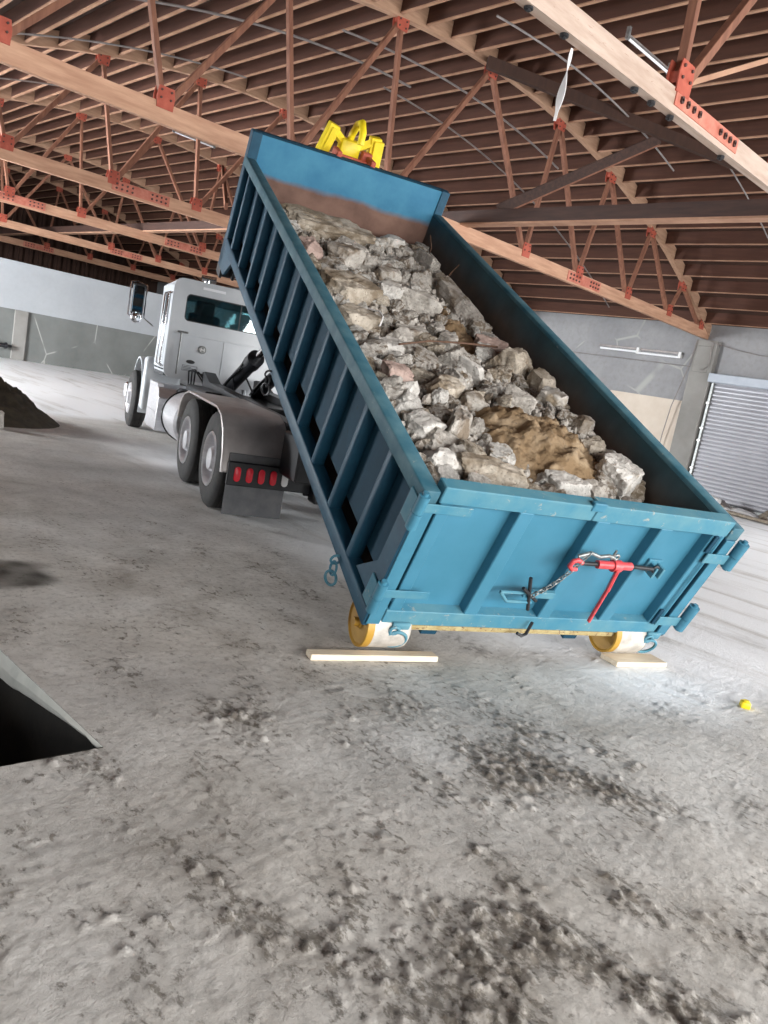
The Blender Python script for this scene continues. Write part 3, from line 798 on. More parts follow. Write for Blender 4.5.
# rollers
for x in (.03, 1.98):
    Mx = Matrix.Translation((x, .07, -.02)) @ Matrix.Rotation(pi/2, 4, 'Y')
    cy = Vector((0, 0, 0))
    R = .155
    W = thing_ = None
    rr = MB(); prof = [(0, .0), (R*.25, .0), (R*.28, .012), (R*.86, .012), (R*.92, .0), (R, .004), (R, .05)]
    Mr = CTL.inverted() @ Matrix.Translation((x, .13, .047+R)) @ Matrix.Rotation(pi/2, 4, 'Y')
    rr.lathe([(R, .05), (R, .28), (R*.96, .30)], Mr, 36)
    w = rr.obj('ground_roller', TREAD, C, 40)
    b = MB(); b.lathe(prof, Mr, 36); b.lathe([(0, .31), (R*.8, .31), (R*.97, .30)], Mr, 36); b.lathe([(0, -.03), (.03, -.03), (.03, .0)], Mr, 12)
    b.obj('roller_face', YELD, w, 40)
    b = MB(); q = CTL.inverted()
    for dx in (.33,): b.bar(q @ Vector((x+dx, .13, .047+R)), q @ Vector((x+dx, .26, .33)), .02, .10)
    b.obj('roller_bracket', YELD, w)

# ------------------------------------------------------------------ chain and ratchet load binder
t = thing('load_chain', 'short galvanised chain slung between latch and red load binder', 'chain', CON @ Matrix.Translation((1.02, -.07, .40)))
p0 = Vector((0, 0, 0)); p1 = Vector((.20, -.01, .36)); n = 13
for i in range(n):
    s = i/(n-1); c = p0.lerp(p1, s)+Vector((.02*sin(pi*s), 0, -.03*sin(pi*s))); d = (p1-p0).normalized()
    a = Vector((0, 1, 0)) if i % 2 else d.cross(Vector((0, 1, 0)))
    b = MB()
    q = Matrix((d, a.cross(d), a)).transposed()
    pts = []
    for k in range(16):
        th = 2*pi*k/16; pts.append(c+q @ Vector((.013*(1 if cos(th) > 0 else -1)+.013*cos(th), .0125*sin(th), 0)))
    b.tube(pts, .0042, 6, closed=True)
    o = b.obj('chain_link', STEEL, t, 60)
t = thing('load_binder', 'red ratchet load binder with a long handle fixed across the tailgate', 'load binder', CON @ Matrix.Translation((1.44, -.075, .69)))
b = MB(); b.cyl((-.10, 0, 0), (.17, 0, .005), .027, n=18); b.cyl((.02, 0, 0), (.08, 0, 0), .040, n=18); b.obj('barrel', REDB, t, 40)
b = MB(); b.bar((.045, -.035, .0), (.062, -.045, -.17), .044, .022, bev=.005); b.bar((.060, -.044, -.15), (.088, -.04, -.46), .026, .018, bev=.005); b.obj('handle', REDB, t)
b = MB(); b.cyl((-.22, 0, -.002), (-.10, 0, 0), .014, n=10); b.obj('threaded_rod', DSTEEL, t, 40)
b = MB(); b.cyl((.17, 0, .005), (.36, 0, .0), .014, n=10); b.ring((.385, 0, 0), (0, 1, 0), .022, .010, 14, 6); b.obj('threaded_rod', DSTEEL, t, 40)
b = MB(); b.tube([(-.22, 0, 0), (-.26, .0, .02), (-.29, 0, .01), (-.30, 0, -.03), (-.27, 0, -.055), (-.235, 0, -.05)], .016, 8); b.obj('grab_hook', REDB, t, 60)
b = MB(); b.tube([(-.28, 0, .05), (-.20, -.0, .085), (-.12, 0, .06), (-.05, 0, .075), (.0, 0, .06)], .012, 8); b.cyl((-.02, 0, .05), (-.02, 0, .12), .008, n=8); b.ring((.01, 0, .07), (0, 1, 0), .018, .008, 12, 6); b.obj('chain_hook', STEEL, t, 60)

# ------------------------------------------------------------------ rubble
def zp(X, Y):
    z = .60+.13*(1-smst(1.5, 3.0, Y))+.10*exp(-((X-1.35)**2/.35+(Y-1.0)**2/.5))
    z -= .40*smst(1.75, 2.3, X)*(1-smst(.3, .9, Y))
    z -= .20*(1-smst(.12, .4, Y))
    return z
b = MB(); bm = b.bm; nx, ny = 130, 330
for j in range(ny+1):
    for i in range(nx+1):
        x = .13+(CW-.26)*i/nx; y = .13+5.8*j/ny
        p = Vector((x, y, 0))
        z = zp(x, y)-.075+.05*noise.fractal(p*3.1, 1, 2, 4)+.035*noise.fractal(p*12, .8, 2, 4)
        z += .17*exp(-(abs(x-1.50)/.52)**3-(abs(y-1.12)/.50)**3)+.09*exp(-((x-1.85)**2/.05+(y-3.55)**2/.3))+.06*exp(-((x-2.0)**2/.06+(y-5.2)**2/.12))
        bm.verts.new((x, y, z+.03*noise.noise(p*6)*exp(-((x-1.5)**2+(y-1.1)**2)/.4)))
bm.verts.ensure_lookup_table()
for j in range(ny):
    for i in range(nx):
        a = j*(nx+1)+i; bm.faces.new([bm.verts[k] for k in (a, a+1, a+nx+2, a+nx+1)])
o = b.obj('loose_soil', CLAY, smooth=70); o.matrix_world = CON
setp(o, 'brown clay soil packed among the rubble in the container', 'soil', None, 'stuff')

BIG = [ # name, x, y, dz, (dx, dy, dz), rot, material, label
 (.98, 5.50, .02, (1.00, .42, .30), .05, ROCKB, 'long rounded dirty slab against the front wall of the container'),
 (.52, 4.55, -.02, (.26, .30, .34), .2, ROCKP, 'pinkish grey block against the left side, below the long slab'),
 (.93, 4.62, .03, (.34, .30, .28), .6, ROCK, 'rounded grey boulder in the middle just below the long slab'),
 (1.12, 5.05, .03, (.36, .16, .16), -.7, ROCK, 'narrow pale lump leaning on the long dirty slab'),
 (.70, 3.72, .0, (.56, .44, .34), .35, ROCKB, 'largest flat-faced block by the left side, brown on one face'),
 (1.33, 4.45, .01, (.30, .22, .22), .4, ROCK, 'grey lump right of the rounded boulder'),
 (1.24, 3.92, .03, (.26, .22, .22), .3, ROCKW, 'squarish pale block in the middle of the rubble'),
 (2.10, 4.05, .03, (.24, .98, .24), .10, ROCK, 'long pale concrete beam piece lying along the right side'),
 (2.06, 3.14, .02, (.36, .22, .20), .1, ROCKP, 'smooth pinkish block at the lower end of the long beam piece'),
 (2.12, 5.25, .03, (.18, .52, .26), .15, ROCK, 'tall narrow piece near the front right corner'),
 (1.78, 5.58, .03, (.32, .26, .20), .5, ROCKW, 'pale lump at the front wall, right of the long slab'),
 (1.50, 3.85, .03, (.50, .28, .26), -.5, ROCK, 'rough speckled grey piece between square block and beam piece'),
 (.56, 1.86, .03, (.26, .20, .20), .1, ROCKP, 'brick with a pinkish top near the left side'),
 (.52, 1.58, .03, (.20, .18, .18), .9, ROCKW, 'pale jagged lump just below the pinkish brick'),
 (2.04, 2.70, .05, (.36, .36, .34), .4, ROCKB, 'large brown boulder on the right, middle of the load'),
 (2.20, 2.36, .04, (.22, .26, .30), .1, ROCKB, 'brown pointed stone against the right side'),
 (2.07, 1.96, .05, (.26, .24, .22), .8, ROCKW, 'white lump below the brown pointed stone'),
 (2.17, 1.60, .03, (.22, .20, .20), .2, ROCK, 'grey round stone on the right above the clay mound'),
 (1.38, .56, .00, (.32, .22, .20), .1, ROCKW, 'pale squared block behind the middle of the tailgate'),
 (2.02, .84, .02, (.36, .30, .26), .5, ROCKW, 'pale block with a flat face at the lower right of the load'),
 (.46, .70, .02, (.24, .24, .22), .3, ROCKW, 'pale jagged chunk near the rear left corner'),
 (.84, .62, .02, (.46, .24, .18), -.15, ROCKB, 'wide slab, brown on top, behind the tailgate left of centre'),
 (.77, 1.12, .04, (.18, .30, .26), -.5, ROCK, 'grey wedge standing up left of the clay mound'),
 (.95, 2.84, .02, (.24, .24, .22), .1, ROCK, 'grey block above the rusty bar'),
 (.60, 3.05, .02, (.32, .34, .28), .6, ROCKB, 'brownish block below the largest block by the left side'),
 (1.14, 3.02, .02, (.26, .20, .18), .2, ROCK, 'small flat-topped grey block right of the white wire'),
 (.80, 2.62, .0, (.28, .22, .20), .2, ROCKW, 'pale flat piece just above the rusty bar'),
 (.92, 1.74, .03, (.32, .22, .20), .5, ROCKB, 'brown topped lump in the middle right of the pinkish brick'),
 (1.42, 2.28, .05, (.08, .30, .20), .55, ROCKW, 'thin white pointed shard standing in the middle'),
 (1.55, 3.05, .03, (.22, .18, .18), .7, ROCK, 'grey stone between small block and long clay patch'),
 (.52, 1.15, .02, (.24, .22, .20), .3, ROCKW, 'broken pale piece at the left side near the rear'),
 (1.12, 1.62, .02, (.20, .16, .14), .1, ROCK, 'grey piece above the clay mound'),
 (.42, .36, -.03, (.24, .20, .18), .1, ROCKW, 'white chunk wedged in the rear left corner'),
 (1.66, .58, -.02, (.20, .18, .20), .1, ROCK, 'narrow chunk between the two pale blocks behind the tailgate'),
 (1.0, .30, -.03, (.26, .18, .16), .2, ROCKB, 'dark brown lump low behind the tailgate'),
]
placed = []
for i, (x, y, dz, dm, rot, m, lab) in enumerate(BIG):
    b = MB(); rock_mesh(b.bm, [d*.96 for d in dm], 31+i, 5 if max(dm) > .34 else 4, .085, 5 if 'block' in lab or 'slab' in lab else 9)
    o = b.obj('concrete_chunk', m, smooth=28)
    o.matrix_world = CON @ Matrix.Translation((x, y, zp(x, y)+dz)) @ Matrix.Rotation(rot, 4, 'Z') @ Matrix.Rotation(random.uniform(-.25, .1), 4, 'X')
    setp(o, lab, 'concrete chunk'); placed.append((x, y, max(dm[0], dm[1])*.36))
rnd = random.Random(5)
protos = []
for i in range(14):
    b = MB(); rock_mesh(b.bm, (1, rnd.uniform(.7, 1), rnd.uniform(.55, .85)), 200+i, 4, .13)
    bmm = b.obj('concrete_chunk', ROCK, smooth=28); me = bmm.data; bpy.data.objects.remove(bmm)
    protos.append(me)
cnt = 0; tries = 0
def clay(x, y):
    return ((x-1.50)/.56)**2+((y-1.14)/.52)**2 < 1 or ((x-1.85)/.18)**2+((y-3.45)/.5)**2 < 1
small = []
while cnt < 262 and tries < 9000:
    tries += 1
    y = .2+5.6*rnd.random()**1.15; x = rnd.uniform(.2, 2.24)
    s = rnd.choice((.07, .09, .11, .13, .16, .20, .24))*rnd.uniform(.85, 1.15)
    if tries > 3000: s = min(s, .13)
    if clay(x, y) and rnd.random() < .86: continue
    if clay(x, y): s *= .5
    if y < .6 and x > 2.05: continue
    if any((x-a)**2+(y-c)**2 < (r+s*.22)**2 for a, c, r in placed): continue
    if any((x-a)**2+(y-c)**2 < ((r+s)*.30)**2 for a, c, r in small): continue
    small.append((x, y, s))
    part = 'rear' if y < 1.9 else ('middle' if y < 3.9 else 'front')
    o = link(bpy.data.objects.new('concrete_chunk', protos[cnt % 14]))
    mt = rnd.choice((ROCK, ROCK, ROCKB, ROCKW, ROCK)) 
    o.material_slots[0].link = 'OBJECT'; o.material_slots[0].material = mt
    o.matrix_world = CON @ Matrix.Translation((min(max(x, .13+s*.5), CW-.13-s*.5), y, zp(x, y)+.0+rnd.uniform(-.03, .05))) @ Matrix.Rotation(rnd.uniform(0, 6.3), 4, 'Z') @ Matrix.Rotation(rnd.uniform(-.7, .7), 4, 'X') @ Matrix.Scale(s*1.04, 4)
    setp(o, 'small broken concrete fragment in the %s third of the container load' % part, 'concrete chunk', 'small fragments in the %s of the load' % part)
    cnt += 1
# grit and small fragments nobody could count
b = MB(); bm = b.bm
tb = bmesh.new(); bmesh.ops.create_icosphere(tb, subdivisions=1, radius=1); tb.verts.index_update()
TV = [v.co.copy() for v in tb.verts]; TF = [[v.index for v in f.verts] for f in tb.faces]; tb.free()
for k in range(6500):
    x = rnd.uniform(.16, 2.28); y = .18+5.7*rnd.random()
    if clay(x, y): continue
    s_ = rnd.uniform(.010, .032)*(1 if rnd.random() < .8 else 1.6)
    M_ = Matrix.Translation((x, y, zp(x, y)+rnd.uniform(-.06, .015))) @ Matrix.Rotation(rnd.uniform(0, 6), 4, 'Z') @ Matrix.Rotation(rnd.uniform(0, 3), 4, 'X') @ Matrix.Scale(s_, 4)
    vs = [bm.verts.new(M_ @ (c*rnd.uniform(.7, 1.3))) for c in TV]
    for f_ in TF: bm.faces.new([vs[q_] for q_ in f_])
o = b.obj('rubble_grit', ROCK); o.matrix_world = CON
setp(o, 'fine concrete grit and crumbs scattered over the rubble load', 'grit', None, 'stuff')
# rebar and wire in the load
def wire(pts, r, mat, lab, name='steel_bar'):
    b = MB(); b.tube(pts, r, 6); o = b.obj(name, mat, smooth=60); o.matrix_world = CON; setp(o, lab, 'steel bar' if name == 'steel_bar' else 'wire')
RUSTB = worn('rusty_bar', rgb((84, 62, 50)), rgb((112, 84, 66)), 20, .7, .2, .1)
wire([(.76, 2.42, .78), (1.1, 2.58, .80), (1.5, 2.70, .80), (1.95, 2.88, .76)], .009, RUSTB, 'straight rusty bar lying across the middle of the rubble')
wire([(.74, 3.20, .72), (.80, 3.08, .76), (.79, 2.95, .77), (.73, 2.82, .74)], .008, RIBBON, 'short white curved wire by the left side of the rubble', 'wire')
wire([(2.12, 5.2, .62), (2.16, 5.32, .80), (2.14, 5.42, .90)], .007, RUSTB, 'thin rusty rod sticking up near the front right corner')
wire([(2.1, 4.6, .70), (2.22, 4.72, .80), (2.3, 4.8, .84)], .006, RUSTB, 'thin rod poking out above the long beam piece')

# ------------------------------------------------------------------ truck
T = thing('hooklift_truck', 'white day-cab hooklift truck with polished tandem fenders, backed under the container', 'truck', TRK)
A0 = -.07; A1 = 2.40
AX = [4.27, 5.68]; FX = 11.05; RW = .52
def wheel(a, bb, outward, name, R=RW, width=.28, front=False):
    """a = outer face position, outward -1 left / +1 right"""
    M = Matrix.Translation((a, bb, R)) @ Matrix.Rotation(-pi/2 if outward < 0 else pi/2, 4, 'Y')
    # local +z points outward
    b = MB(); w = width
    prof = [(R*.56, -.02), (R*.60, .0), (R*.84, .0), (R*.95, -.02), (R, -.05), (R, -.09), (R*.985, -.095), (R*.985, -.105), (R, -.11), (R, -w+.11), (R*.985, -w+.105), (R*.985, -w+.095), (R, -w+.09), (R, -w+.05), (R*.95, -w+.02), (R*.84, -w), (R*.56, -w+.02)]
    b.lathe(prof, M, 44); o = b.obj(name, RUB, T, 40)
    b = MB()
    if front: prof = [(R*.57, -.025), (R*.52, .01), (R*.48, -.0), (R*.42, -.03), (R*.24, -.02), (R*.20, .03), (0, .04)]
    else: prof = [(R*.57, -.005), (R*.54, .01), (R*.50, -.01), (R*.47, -.12), (R*.30, -.15), (R*.26, -.03), (R*.22, .0), (0, .01)]
    b.lathe(prof, M, 36)
    for k in range(10):
        an = 2*pi*k/10; r0 = R*.38; z = -.035 if front else -.125
        b.cyl(M @ Vector((r0*cos(an), r0*sin(an), z-.01)), M @ Vector((r0*cos(an), r0*sin(an), z+.035)), .018, n=6)
    b.obj('wheel_rim', ALU, o, 40)
for bb in AX:
    for a, s in ((A0, -1), (A1, 1)):
        wheel(a, bb, s, 'rear_wheel'); wheel(a-s*.32, bb, s, 'rear_wheel')
for a, s in ((A0-.05, -1), (A1+.05, 1)): wheel(a, FX, s, 'front_wheel', front=True)
# chassis
for x in (.78, 1.50):
    b = MB(); b.box(x-.04, x+.04, 3.0, 12.0, .62, .92, .008); b.obj('frame_rail', DSTEEL, T)
for bb in AX:
    b = MB(); b.cyl((.2, bb, RW), (2.1, bb, RW), .09, n=14); b.lathe([(0, -.2), (.16, -.14), (.2, 0), (.16, .14), (0, .2)], Matrix.Translation((1.16, bb, RW)) @ Matrix.Rotation(pi/2, 4, 'Y'), 18); b.obj('axle', DSTEEL, T, 40)
b = MB(); b.cyl((.2, FX, .48), (2.1, FX, .48), .06, n=12); b.obj('axle', DSTEEL, T, 40)
# hooklift body rails, dark, sloping up toward the cab
for x in (.72, 1.56):
    b = MB(); b.prism([(3.1, .92), (3.1, 1.02), (8.0, 1.16), (8.45, 1.30), (8.6, 1.28), (8.55, 1.10), (8.2, .95)], x-.09, x+.09, 'x', .008); b.obj('hoist_rail', BLK, T)
b = MB(); b.box(.55, 1.75, 6.1, 8.3, .90, 1.04, .01); b.obj('subframe', BLK, T)
b = MB(); b.box(.5, 1.8, 3.05, 3.6, .55, 1.0, .02); b.obj('rear_crossbeam', BLK, T)
b = MB(); b.box(.35, .62, 6.9, 8.3, .78, 1.08, .03); b.obj('valve_box', BLK, T)
b = MB(); b.box(.25, .6, 7.95, 8.5, .66, .98, .04); b.obj('battery_box', DSTEEL, T, 40)
for x, bb, zz in ((.95, 7.9, 1.18), (1.42, 7.9, 1.18)):
    d = Vector((0, -1.75, .70)); p = Vector((x, bb+.25, zz-.09))
    b = MB(); b.cyl(p, p+d*.78, .10, n=20); b.cyl(p+d*.68, p+d*.80, .12, n=20); o = b.obj('lift_cylinder', BLK, T, 40)
    b = MB(); b.cyl(p+d*.7, p+d*1.75, .05, n=16); b.obj('piston_rod', CHROME, o, 40)
    b = MB(); b.tube([p+Vector((-.1, 0, -.02)), p+d*.3+Vector((-.12, 0, -.02)), p+d*.6+Vector((-.12, 0, -.05)), p+d*.7+Vector((-.1, 0, .05))], .016, 6); b.obj('hydraulic_hose', BLK, o)
for k in range(3):
    b = MB(); b.tube([(.45+.04*k, 8.65, 1.02), (.42+.05*k, 8.60, 1.26), (.5+.06*k, 8.55, 1.30-.03*k), (.62+.05*k, 8.5, 1.15), (.66, 8.4, 1.05)], .013, 6); b.obj('air_hose', BLK, T)
b = MB(); b.tube([(.9, 7.6, 1.12), (.86, 7.5, 1.32), (1.0, 7.3, 1.34), (1.1, 7.2, 1.15)], .014, 6)
b.obj('air_hose', BLK, T)
# hook arm behind the raised container, hook through the bail
q = CTL
h0 = q @ Vector((1.22, 6.20, 1.30))
b = MB(); b.bar((1.16, 5.0, 1.15), q @ Vector((1.22, 6.62, -.4)), .24, .26, up=(0, 0, 1), bev=.01)
b.bar(q @ Vector((1.22, 6.62, -.5)), q @ Vector((1.22, 6.50, 1.25)), .22, .2, up=(0, 1, 0), bev=.01); b.obj('hook_arm', BLK, T)
b = MB()
hp = [(1.22, 6.44, 1.12), (1.22, 6.46, 1.32), (1.22, 6.42, 1.50), (1.22, 6.33, 1.63), (1.22, 6.20, 1.68), (1.22, 6.08, 1.60), (1.22, 6.05, 1.48)]
b.tube([q @ Vector(p) for p in hp], .042, 10); b.bar(q @ Vector((1.22, 6.40, 1.10)), q @ Vector((1.22, 6.40, 1.44)), .24, .16, up=(0, 1, 0), bev=.01); b.obj('lift_hook', YEL, T, 50)
b = MB()
for s in (-1, 1):
    x = 1.24+s*.29
    M = q @ Matrix.Translation((x, 6.42, 1.36)) @ Matrix.Rotation(.2 if s < 0 else -.12, 4, 'Y')
    b.box(-.065, .065, -.06, .06, -.22, .19, .008, M=M); b.box(-.03, .09 if s > 0 else .03, -.09, .09, -.20, .16, .006, M=M)
    b.bar(q @ Vector((1.24+s*.24, 6.4, 1.48)), q @ Vector((1.24+s*.06, 6.4, 1.36)), .06, .08)
b.obj('hook_guide', YEL, T)
b = MB(); b.box(-.06, .06, -.05, .05, -.08, .08, .01, M=q @ Matrix.Translation((1.42, 6.3, 1.30))); b.obj('safety_latch', REDP, T)
# tandem fenders
prof_o = [(3.62, .50), (3.66, .70), (3.76, .90), (3.94, 1.04), (4.18, 1.10), (5.75, 1.12), (6.02, 1.07), (6.2, .95), (6.28, .75)]
for x0, x1 in ((A0-.01, .60), (1.74, A1+.01)):
    b = MB(); th = .012
    pin = [(p[0]+(.012 if p[0] < 5 else -.012), p[1]-th) for p in prof_o]
    b.prism(prof_o+pin[::-1], x0, x1, 'x')
    # rolled edge lip
    xe = x0 if x0 < 1 else x1
    b.tube([(xe, p[0], p[1]-.01) for p in prof_o], .014, 6)
    b.obj('tandem_fender', ALUF, T, 50)
# mudflaps and tail-light bar
for x0, x1 in ((-.02, .60), (1.76, 2.36)):
    b = MB(); b.box(x0, x1, 3.60, 3.612, .07, .70, .003); o = b.obj('mudflap', FLAP, T)
b = MB(); b.box(-.03, .86, 3.54, 3.598, .38, .62, .01); b.box(1.5, 2.37, 3.54, 3.598, .38, .62, .01); b.box(.8, 1.52, 3.56, 3.60, .35, .70, .01)
b.box(.86, 1.02, 3.4, 3.6, .30, .60, .02)
bar = b.obj('light_bar', BLK, T)
for k in range(5):
    x = .045+.125*k
    for off in (0, 1.53):
        if off and k == 4: continue
        b = MB(); P = rrect(-.033, .033, -.075, .075, .032, 5)
        b.prism([(p[0]+x+off+.02-p[1]*.25*0, p[1]+.50) for p in P], 3.525, 3.541, 'y', .003)
        o = b.obj('tail_light', WHL if k == 4 else REDL, bar, 40)
        if k == 4: o['label'] = 'white reversing light'
# fuel tank and battery box, polished
b = MB(); R = .37; M = Matrix.Translation((.33, 6.75, .62)) @ Matrix.Rotation(-pi/2, 4, 'X')
b.lathe([(0, 0), (R*.9, 0), (R, .04), (R, 1.1), (R*.9, 1.14), (0, 1.14)], M, 36); o = b.obj('fuel_tank', ALU, T, 40)
b = MB(); b.ring((.33, 7.72, .62), (0, 1, 0), R+.008, .014, 36, 6); b.obj('tank_strap', BLK, o)
b = MB(); b.prism([(8.35, .28), (8.35, .80), (8.5, .95), (9.35, .98), (9.4, .32), (9.2, .26)], -.03, .55, 'x', .02); b.obj('step_box', ALU, T)
b = MB(); b.box(-.04, .06, 8.5, 9.3, .52, .56, .005); b.box(-.04, .06, 8.5, 9.3, .95, 1.0, .005); b.obj('step_tread', ALU, T)
# cab shell: floor, back wall with window hole, sides, roof, windshield frame, hood
CB0, CB1, CZ0, CZ1, CA0, CA1 = 8.8, 9.85, 1.10, 2.66, .06, 2.27
Mback = Matrix(((1, 0, 0, 0), (0, 0, -1, CB0+.05), (0, 1, 0, 0), (0, 0, 0, 1)))
cab = MB()
cab.holed(rrect(CA0, CA1, CZ0, CZ1, .14, 6), rrect(.27, 2.03, 2.02, 2.44, .07, 6), .05, Mback)
cab = cab.obj('cab', WHITE, T, 40)
b = MB(); outer = rrect(CA0, CA1, CZ0, CZ1, .14, 6)
# roof and lower skin: extrusion of the outer rounded outline, without the side window strips
bm = b.bm; n = len(outer)
def ringv(y, inset=0, zt=0):
    r = []
    for (x, z) in outer:
        xx = x+(inset if x < 1 else -inset); r.append(bm.verts.new((xx, y, z if z < 2 else z+zt)))
    return r
r0 = ringv(CB0+.05); r1 = ringv(CB1, 0, -.05)
for k in range(n):
    j = (k+1) % n
    bm.faces.new((r0[k], r0[j], r1[j], r1[k]))
sk = b
# cut side windows by deleting tall side faces and rebuilding with holes
dels = [f for f in bm.faces if abs(f.normal.x) > .98 or (f.calc_center_median().x < CA0+.01 or f.calc_center_median().x > CA1-.01)]
bmesh.ops.delete(bm, geom=dels, context='FACES')
o = sk.obj('cab_roof', WHITE, cab, 40)
for xs_, sgn in ((CA0, 1), (CA1, -1)):
    Ms = Matrix(((0, 0, sgn, xs_), (1, 0, 0, 0), (0, 1, 0, 0), (0, 0, 0, 1)))
    b = MB(); b.holed(rrect(CB0+.05, CB1, CZ0+.13, CZ1-.12, .02, 6), rrect(CB0+.25, CB1-.12, 1.92, 2.44, .06, 6), .04, Ms)
    o = b.obj('cab_door', WHITE, cab, 40)
    b = MB(); b.holed(rrect(CB0+.26, CB1-.13, 1.93, 2.43, .05, 6), rrect(CB0+.30, CB1-.17, 1.97, 2.39, .04, 6), .02, Ms); b.obj('window_seal', BLK, o)
    b = MB(); P = rrect(CB0+.27, CB1-.14, 1.94, 2.42, .05, 6); b.prism([(p[0], p[1]) for p in P], xs_+sgn*.012, xs_+sgn*.018, 'x'); b.obj('window_glass', GLASS, o)
b = MB(); b.holed(rrect(CA0+.0, CA1-.0, CZ0+.3, CZ1-.05, .12, 6), rrect(.2, 2.1, 1.78, 2.5, .08, 6), .05, Matrix(((1, 0, 0, 0), (0, 0, -1, CB1), (0, 1, 0, 0), (0, 0, 0, 1)))); b.obj('windshield_frame', WHITE, cab, 40)
b = MB(); b.prism(rrect(.2, 2.1, 1.78, 2.5, .08, 6), CB1-.03, CB1-.02, 'y'); b.obj('windshield', GLASS, cab)
# rear window: seal, divider, glass
b = MB(); b.holed(rrect(.255, 2.045, 2.005, 2.455, .08, 6), rrect(.285, 2.015, 2.035, 2.425, .065, 6), .025, Matrix.Translation((0, -.012, 0)) @ Mback)
b.box(1.14, 1.155, CB0, CB0+.03, 2.02, 2.44)
o = b.obj('window_seal', BLK, cab, 40)
b = MB(); b.prism(rrect(.27, 2.03, 2.02, 2.44, .07, 6), CB0+.02, CB0+.026, 'y'); b.obj('rear_window', GLASS, cab)
# interior
DK = worn('dark_cab_trim', rgb((36, 40, 44)), rgb((52, 56, 60)), 5, .7)
for x in (.62, 1.68):
    b = MB(); b.box(x-.26, x+.26, CB0+.15, CB0+.30, 1.3, 2.18, .06, seg=3); b.box(x-.17, x+.15, CB0+.15, CB0+.27, 2.14, 2.38, .05, seg=3); b.box(x-.26, x+.26, CB0+.2, CB0+.75, 1.3, 1.5, .05, seg=3)
    b.obj('seat', DK, cab, 40)
b = MB(); b.box(.1, 2.2, CB1-.4, CB1-.06, 1.35, 1.82, .05); b.box(.08, 2.22, CB0+.06, CB1-.06, CZ0+.02, CZ0+.1); b.obj('dashboard', DK, cab)
# back wall details: crease, grab rod, badge, notice decals, roof marker decal
b = MB(); b.box(CA0+.1, CA1-.1, CB0-.012, CB0, 1.80, 1.825, .003); b.box(.95, .962, CB0-.006, CB0, 1.12, 1.80); b.obj('body_crease', WHITE, cab)
b = MB(); b.cyl((.255, CB0-.04, 1.18), (.255, CB0-.04, 1.83), .013, n=8); b.cyl((.21, CB0-.02, 1.84), (.36, CB0-.02, 1.84), .016, n=8); b.obj('grab_rod', STEEL, cab)
b = MB(); b.cyl((.62, CB0-.02, 1.62), (.62, CB0, 1.62), .058, n=24); b.ring((.62, CB0-.015, 1.62), (0, 1, 0), .055, .008, 24, 6); bd = b.obj('round_badge', STEEL, cab, 40)
b = MB(); b.box(.585, .60, CB0-.026, CB0-.02, 1.59, 1.65); b.box(.60, .65, CB0-.026, CB0-.02, 1.612, 1.628); b.box(.64, .655, CB0-.026, CB0-.02, 1.59, 1.65); b.obj('badge_mark', WHL, bd)
b = MB(); P = [(.46+.07*cos(2*pi*k/24), 1.40+.03*sin(2*pi*k/24)) for k in range(24)]; b.prism(P, CB0-.004, CB0, 'y'); b.obj('oval_decal', BLK, cab)
GR = Mat('grey_print', rgb((90, 94, 100)), .5).m
b = MB(); b.holed(rrect(.34, .58, 1.25, 1.34, .005, 2), rrect(.347, .573, 1.257, 1.333, .004, 2), .004, Matrix(((1, 0, 0, 0), (0, 0, -1, CB0), (0, 1, 0, 0), (0, 0, 0, 1))))
for k in range(3): b.box(.36, .56-.04*k, CB0-.004, CB0, 1.265+.022*k, 1.275+.022*k)
b.obj('notice_decal', GR, cab)
b = MB(); b.box(.50, .86, CB0-.004, CB0, 2.545, 2.585, .001); b.obj('roof_decal', TUBE, cab)
b = MB(); b.box(1.4, 1.7, CB0+.3, CB0+.4, 2.66, 2.70, .01)
for x in (.62, .9, 1.15): b.lathe([(0, .05), (.03, .045), (.045, .0)], Matrix.Translation((x, CB1-.2, CZ1-.05+.0)), 14)
b.cyl((.62, 9.2, 2.64), (.62, 9.2, 2.76), .05, n=14); b.cyl((.53, 9.2, 2.75), (.76, 9.2, 2.75), .045, .06, n=14)
b.obj('roof_horn', CHROME, cab, 40)
# hood, front fender, grille
b = MB(); b.prism([(9.84, 1.15), (9.84, 1.86), (11.0, 1.78), (12.2, 1.62), (12.35, 1.5), (12.35, .8), (11.7, .9), (10.9, 1.1)], .48, 1.82, 'x', .06); b.obj('hood', WHITE, T, 40)
for x0, x1 in ((A0+.05, .50), (1.80, A1-.05)):
    b = MB(); pr = []
    for k in range(13):
        a = radians(205-k*195/12); pr.append((FX+.66*cos(a), .62+.68*sin(a)))
    pin = [(FX+(p[0]-FX)*.955, .62+(p[1]-.62)*.955) for p in pr]
    b.prism(pr+pin[::-1], x0, x1, 'x')
    # broad rear skirt of the fender
    b.box(x0+.0, x1+(.12 if x0 < 1 else 0), FX-.82, FX-.60, .40, 1.34, .07, seg=3)
    o = b.obj('front_fender', WHITE, T, 40)
    if x0 < 1:
        b = MB(); b.lathe([(0, .012), (.05, .01), (.06, 0)], Matrix.Translation((.12, FX-.805, 1.02)) @ Matrix.Rotation(pi/2, 4, 'X') @ Matrix.Scale(.5, 4, (0, 1, 0)), 16); b.obj('marker_lamp', BLK, o)
b = MB(); b.box(.5, 1.8, 12.35, 12.42, .8, 1.58, .03); b.box(-.05, 2.38, 12.45, 12.6, .4, .72, .04); b.obj('grille_and_bumper', CHROME, T)
# vertical grab pipes at the cab's left rear corner
b = MB()
for a, bb in ((.0, 8.86), (-.02, 9.06)): b.tube([(a+.09, bb, 1.25), (a, bb, 1.3), (a, bb, 2.38), (a+.09, bb, 2.43)], .017, 8)
b.obj('grab_handle', CHROME, cab, 50)
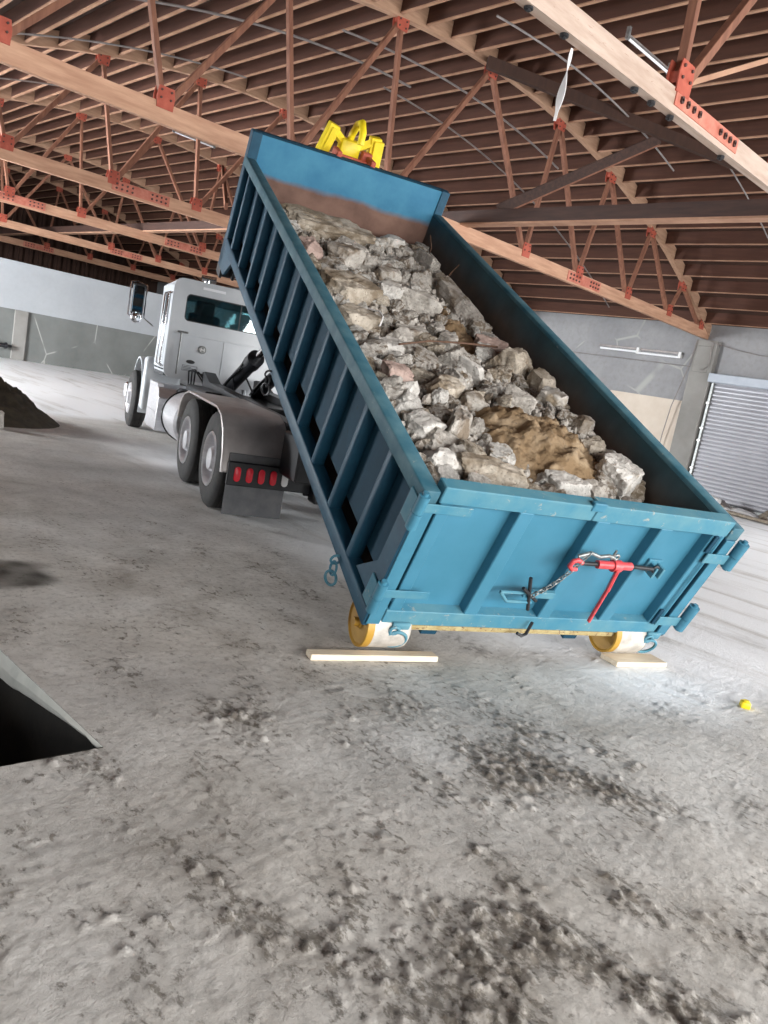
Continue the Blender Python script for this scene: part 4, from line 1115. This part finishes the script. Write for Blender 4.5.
# west-coast mirror
for a, s in ((-.30, -1), (2.60, 1)):
    b = MB(); b.box(a-.10, a+.10, 10.03, 10.09, 2.0, 2.50, .02, seg=2); o = b.obj('side_mirror', BLK, T)
    b = MB(); b.box(a-.085, a+.085, 10.022, 10.030, 2.03, 2.47, .003); b.obj('mirror_glass', MIRROR, o)
    b = MB(); b.lathe([(.08, 0), (.06, .03), (0, .05)], Matrix.Translation((a, 10.04, 1.95)) @ Matrix.Rotation(pi/2, 4, 'X'), 20); b.ring((a, 10.04, 1.95), (0, 1, 0), .085, .012, 20, 6); b.obj('convex_mirror', CHROME, o, 60)
    b = MB(); b.tube([(a, 10.1, 2.55), (a-s*-.13, 10.1, 2.55), (a+s*.13, 10.1, 2.5), (a+s*.13, 10.1, 1.9), (a, 10.1, 1.86)][0:1]+[(a+s*.13, 10.1, 2.52), (a+s*.13, 10.1, 1.98), (a+s*.02, 10.1, 1.9)], .014, 6)
    b.tube([(a, 10.1, 2.53), (a-s*.13, 10.1, 2.50), (a-s*.13, 10.1, 1.96), (a-s*.3, 10.1, 1.86)], .014, 6); b.obj('mirror_bracket', CHROME, o, 50)

# ------------------------------------------------------------------ light
def area(name, loc, rot, sx, sy, power, col=(1, 1, 1)):
    l = bpy.data.lights.new(name, 'AREA'); l.shape = 'RECTANGLE'; l.size = sx; l.size_y = sy; l.energy = power; l.color = col
    o = link(bpy.data.objects.new(name, l)); o.location = loc; o.rotation_euler = rot; return o
def opening(name, c, d, sx, sy, power, col, spread=150):
    q = Vector(d).normalized().to_track_quat('-Z', 'Z')
    o = area(name, c, q.to_euler(), sx, sy, power, col); o.data.spread = radians(spread); return o
opening('daylight_right_opening', (XW-.1, -.4, 2.3), (-1, .0, -.45), 11.6, 4.0, 3000, (.95, .98, 1))
opening('daylight_back_opening', (13.6, -8.9, 2.3), (0, 1, -.45), 11.4, 4.0, 1050, (1, .99, .97))
opening('daylight_back_opening_west', (1.8, -8.9, 2.3), (0, 1, -.6), 11.0, 4.0, 2000, (1, .99, .97))
opening('daylight_left_opening', (-5.9, 22, 2.3), (1, 0, -.5), 13.5, 4.0, 12500, (.95, .98, 1))
W = bpy.data.worlds.new('world'); SC.world = W; W.use_nodes = True
bg = W.node_tree.nodes['Background']; bg.inputs[0].default_value = (.85, .92, 1, 1); bg.inputs[1].default_value = 1.2

# ------------------------------------------------------------------ camera
f, pitch, roll, yaw, H = 781.68, .1631, .1862, .7737, 1.6683
F = Vector((sin(yaw)*cos(pitch), cos(yaw)*cos(pitch), -sin(pitch)))
R = Vector((cos(yaw), -sin(yaw), 0)); Up = R.cross(F)
r_ = R*cos(roll)+Up*sin(roll); u_ = Up*cos(roll)-R*sin(roll)
cam = bpy.data.cameras.new('camera'); cam.sensor_fit = 'VERTICAL'; cam.sensor_height = 36; cam.lens = f/1024*36; cam.clip_end = 200
co = link(bpy.data.objects.new('camera', cam))
Mc = Matrix((r_, u_, -F)).transposed().to_4x4(); Mc.translation = Vector((0, 0, H)); co.matrix_world = Mc
SC.camera = co
SC.view_settings.view_transform = 'Standard'; SC.view_settings.look = 'None'
SC.view_settings.exposure = 0.17; SC.view_settings.gamma = 1; SC.view_settings.use_curve_mapping = False
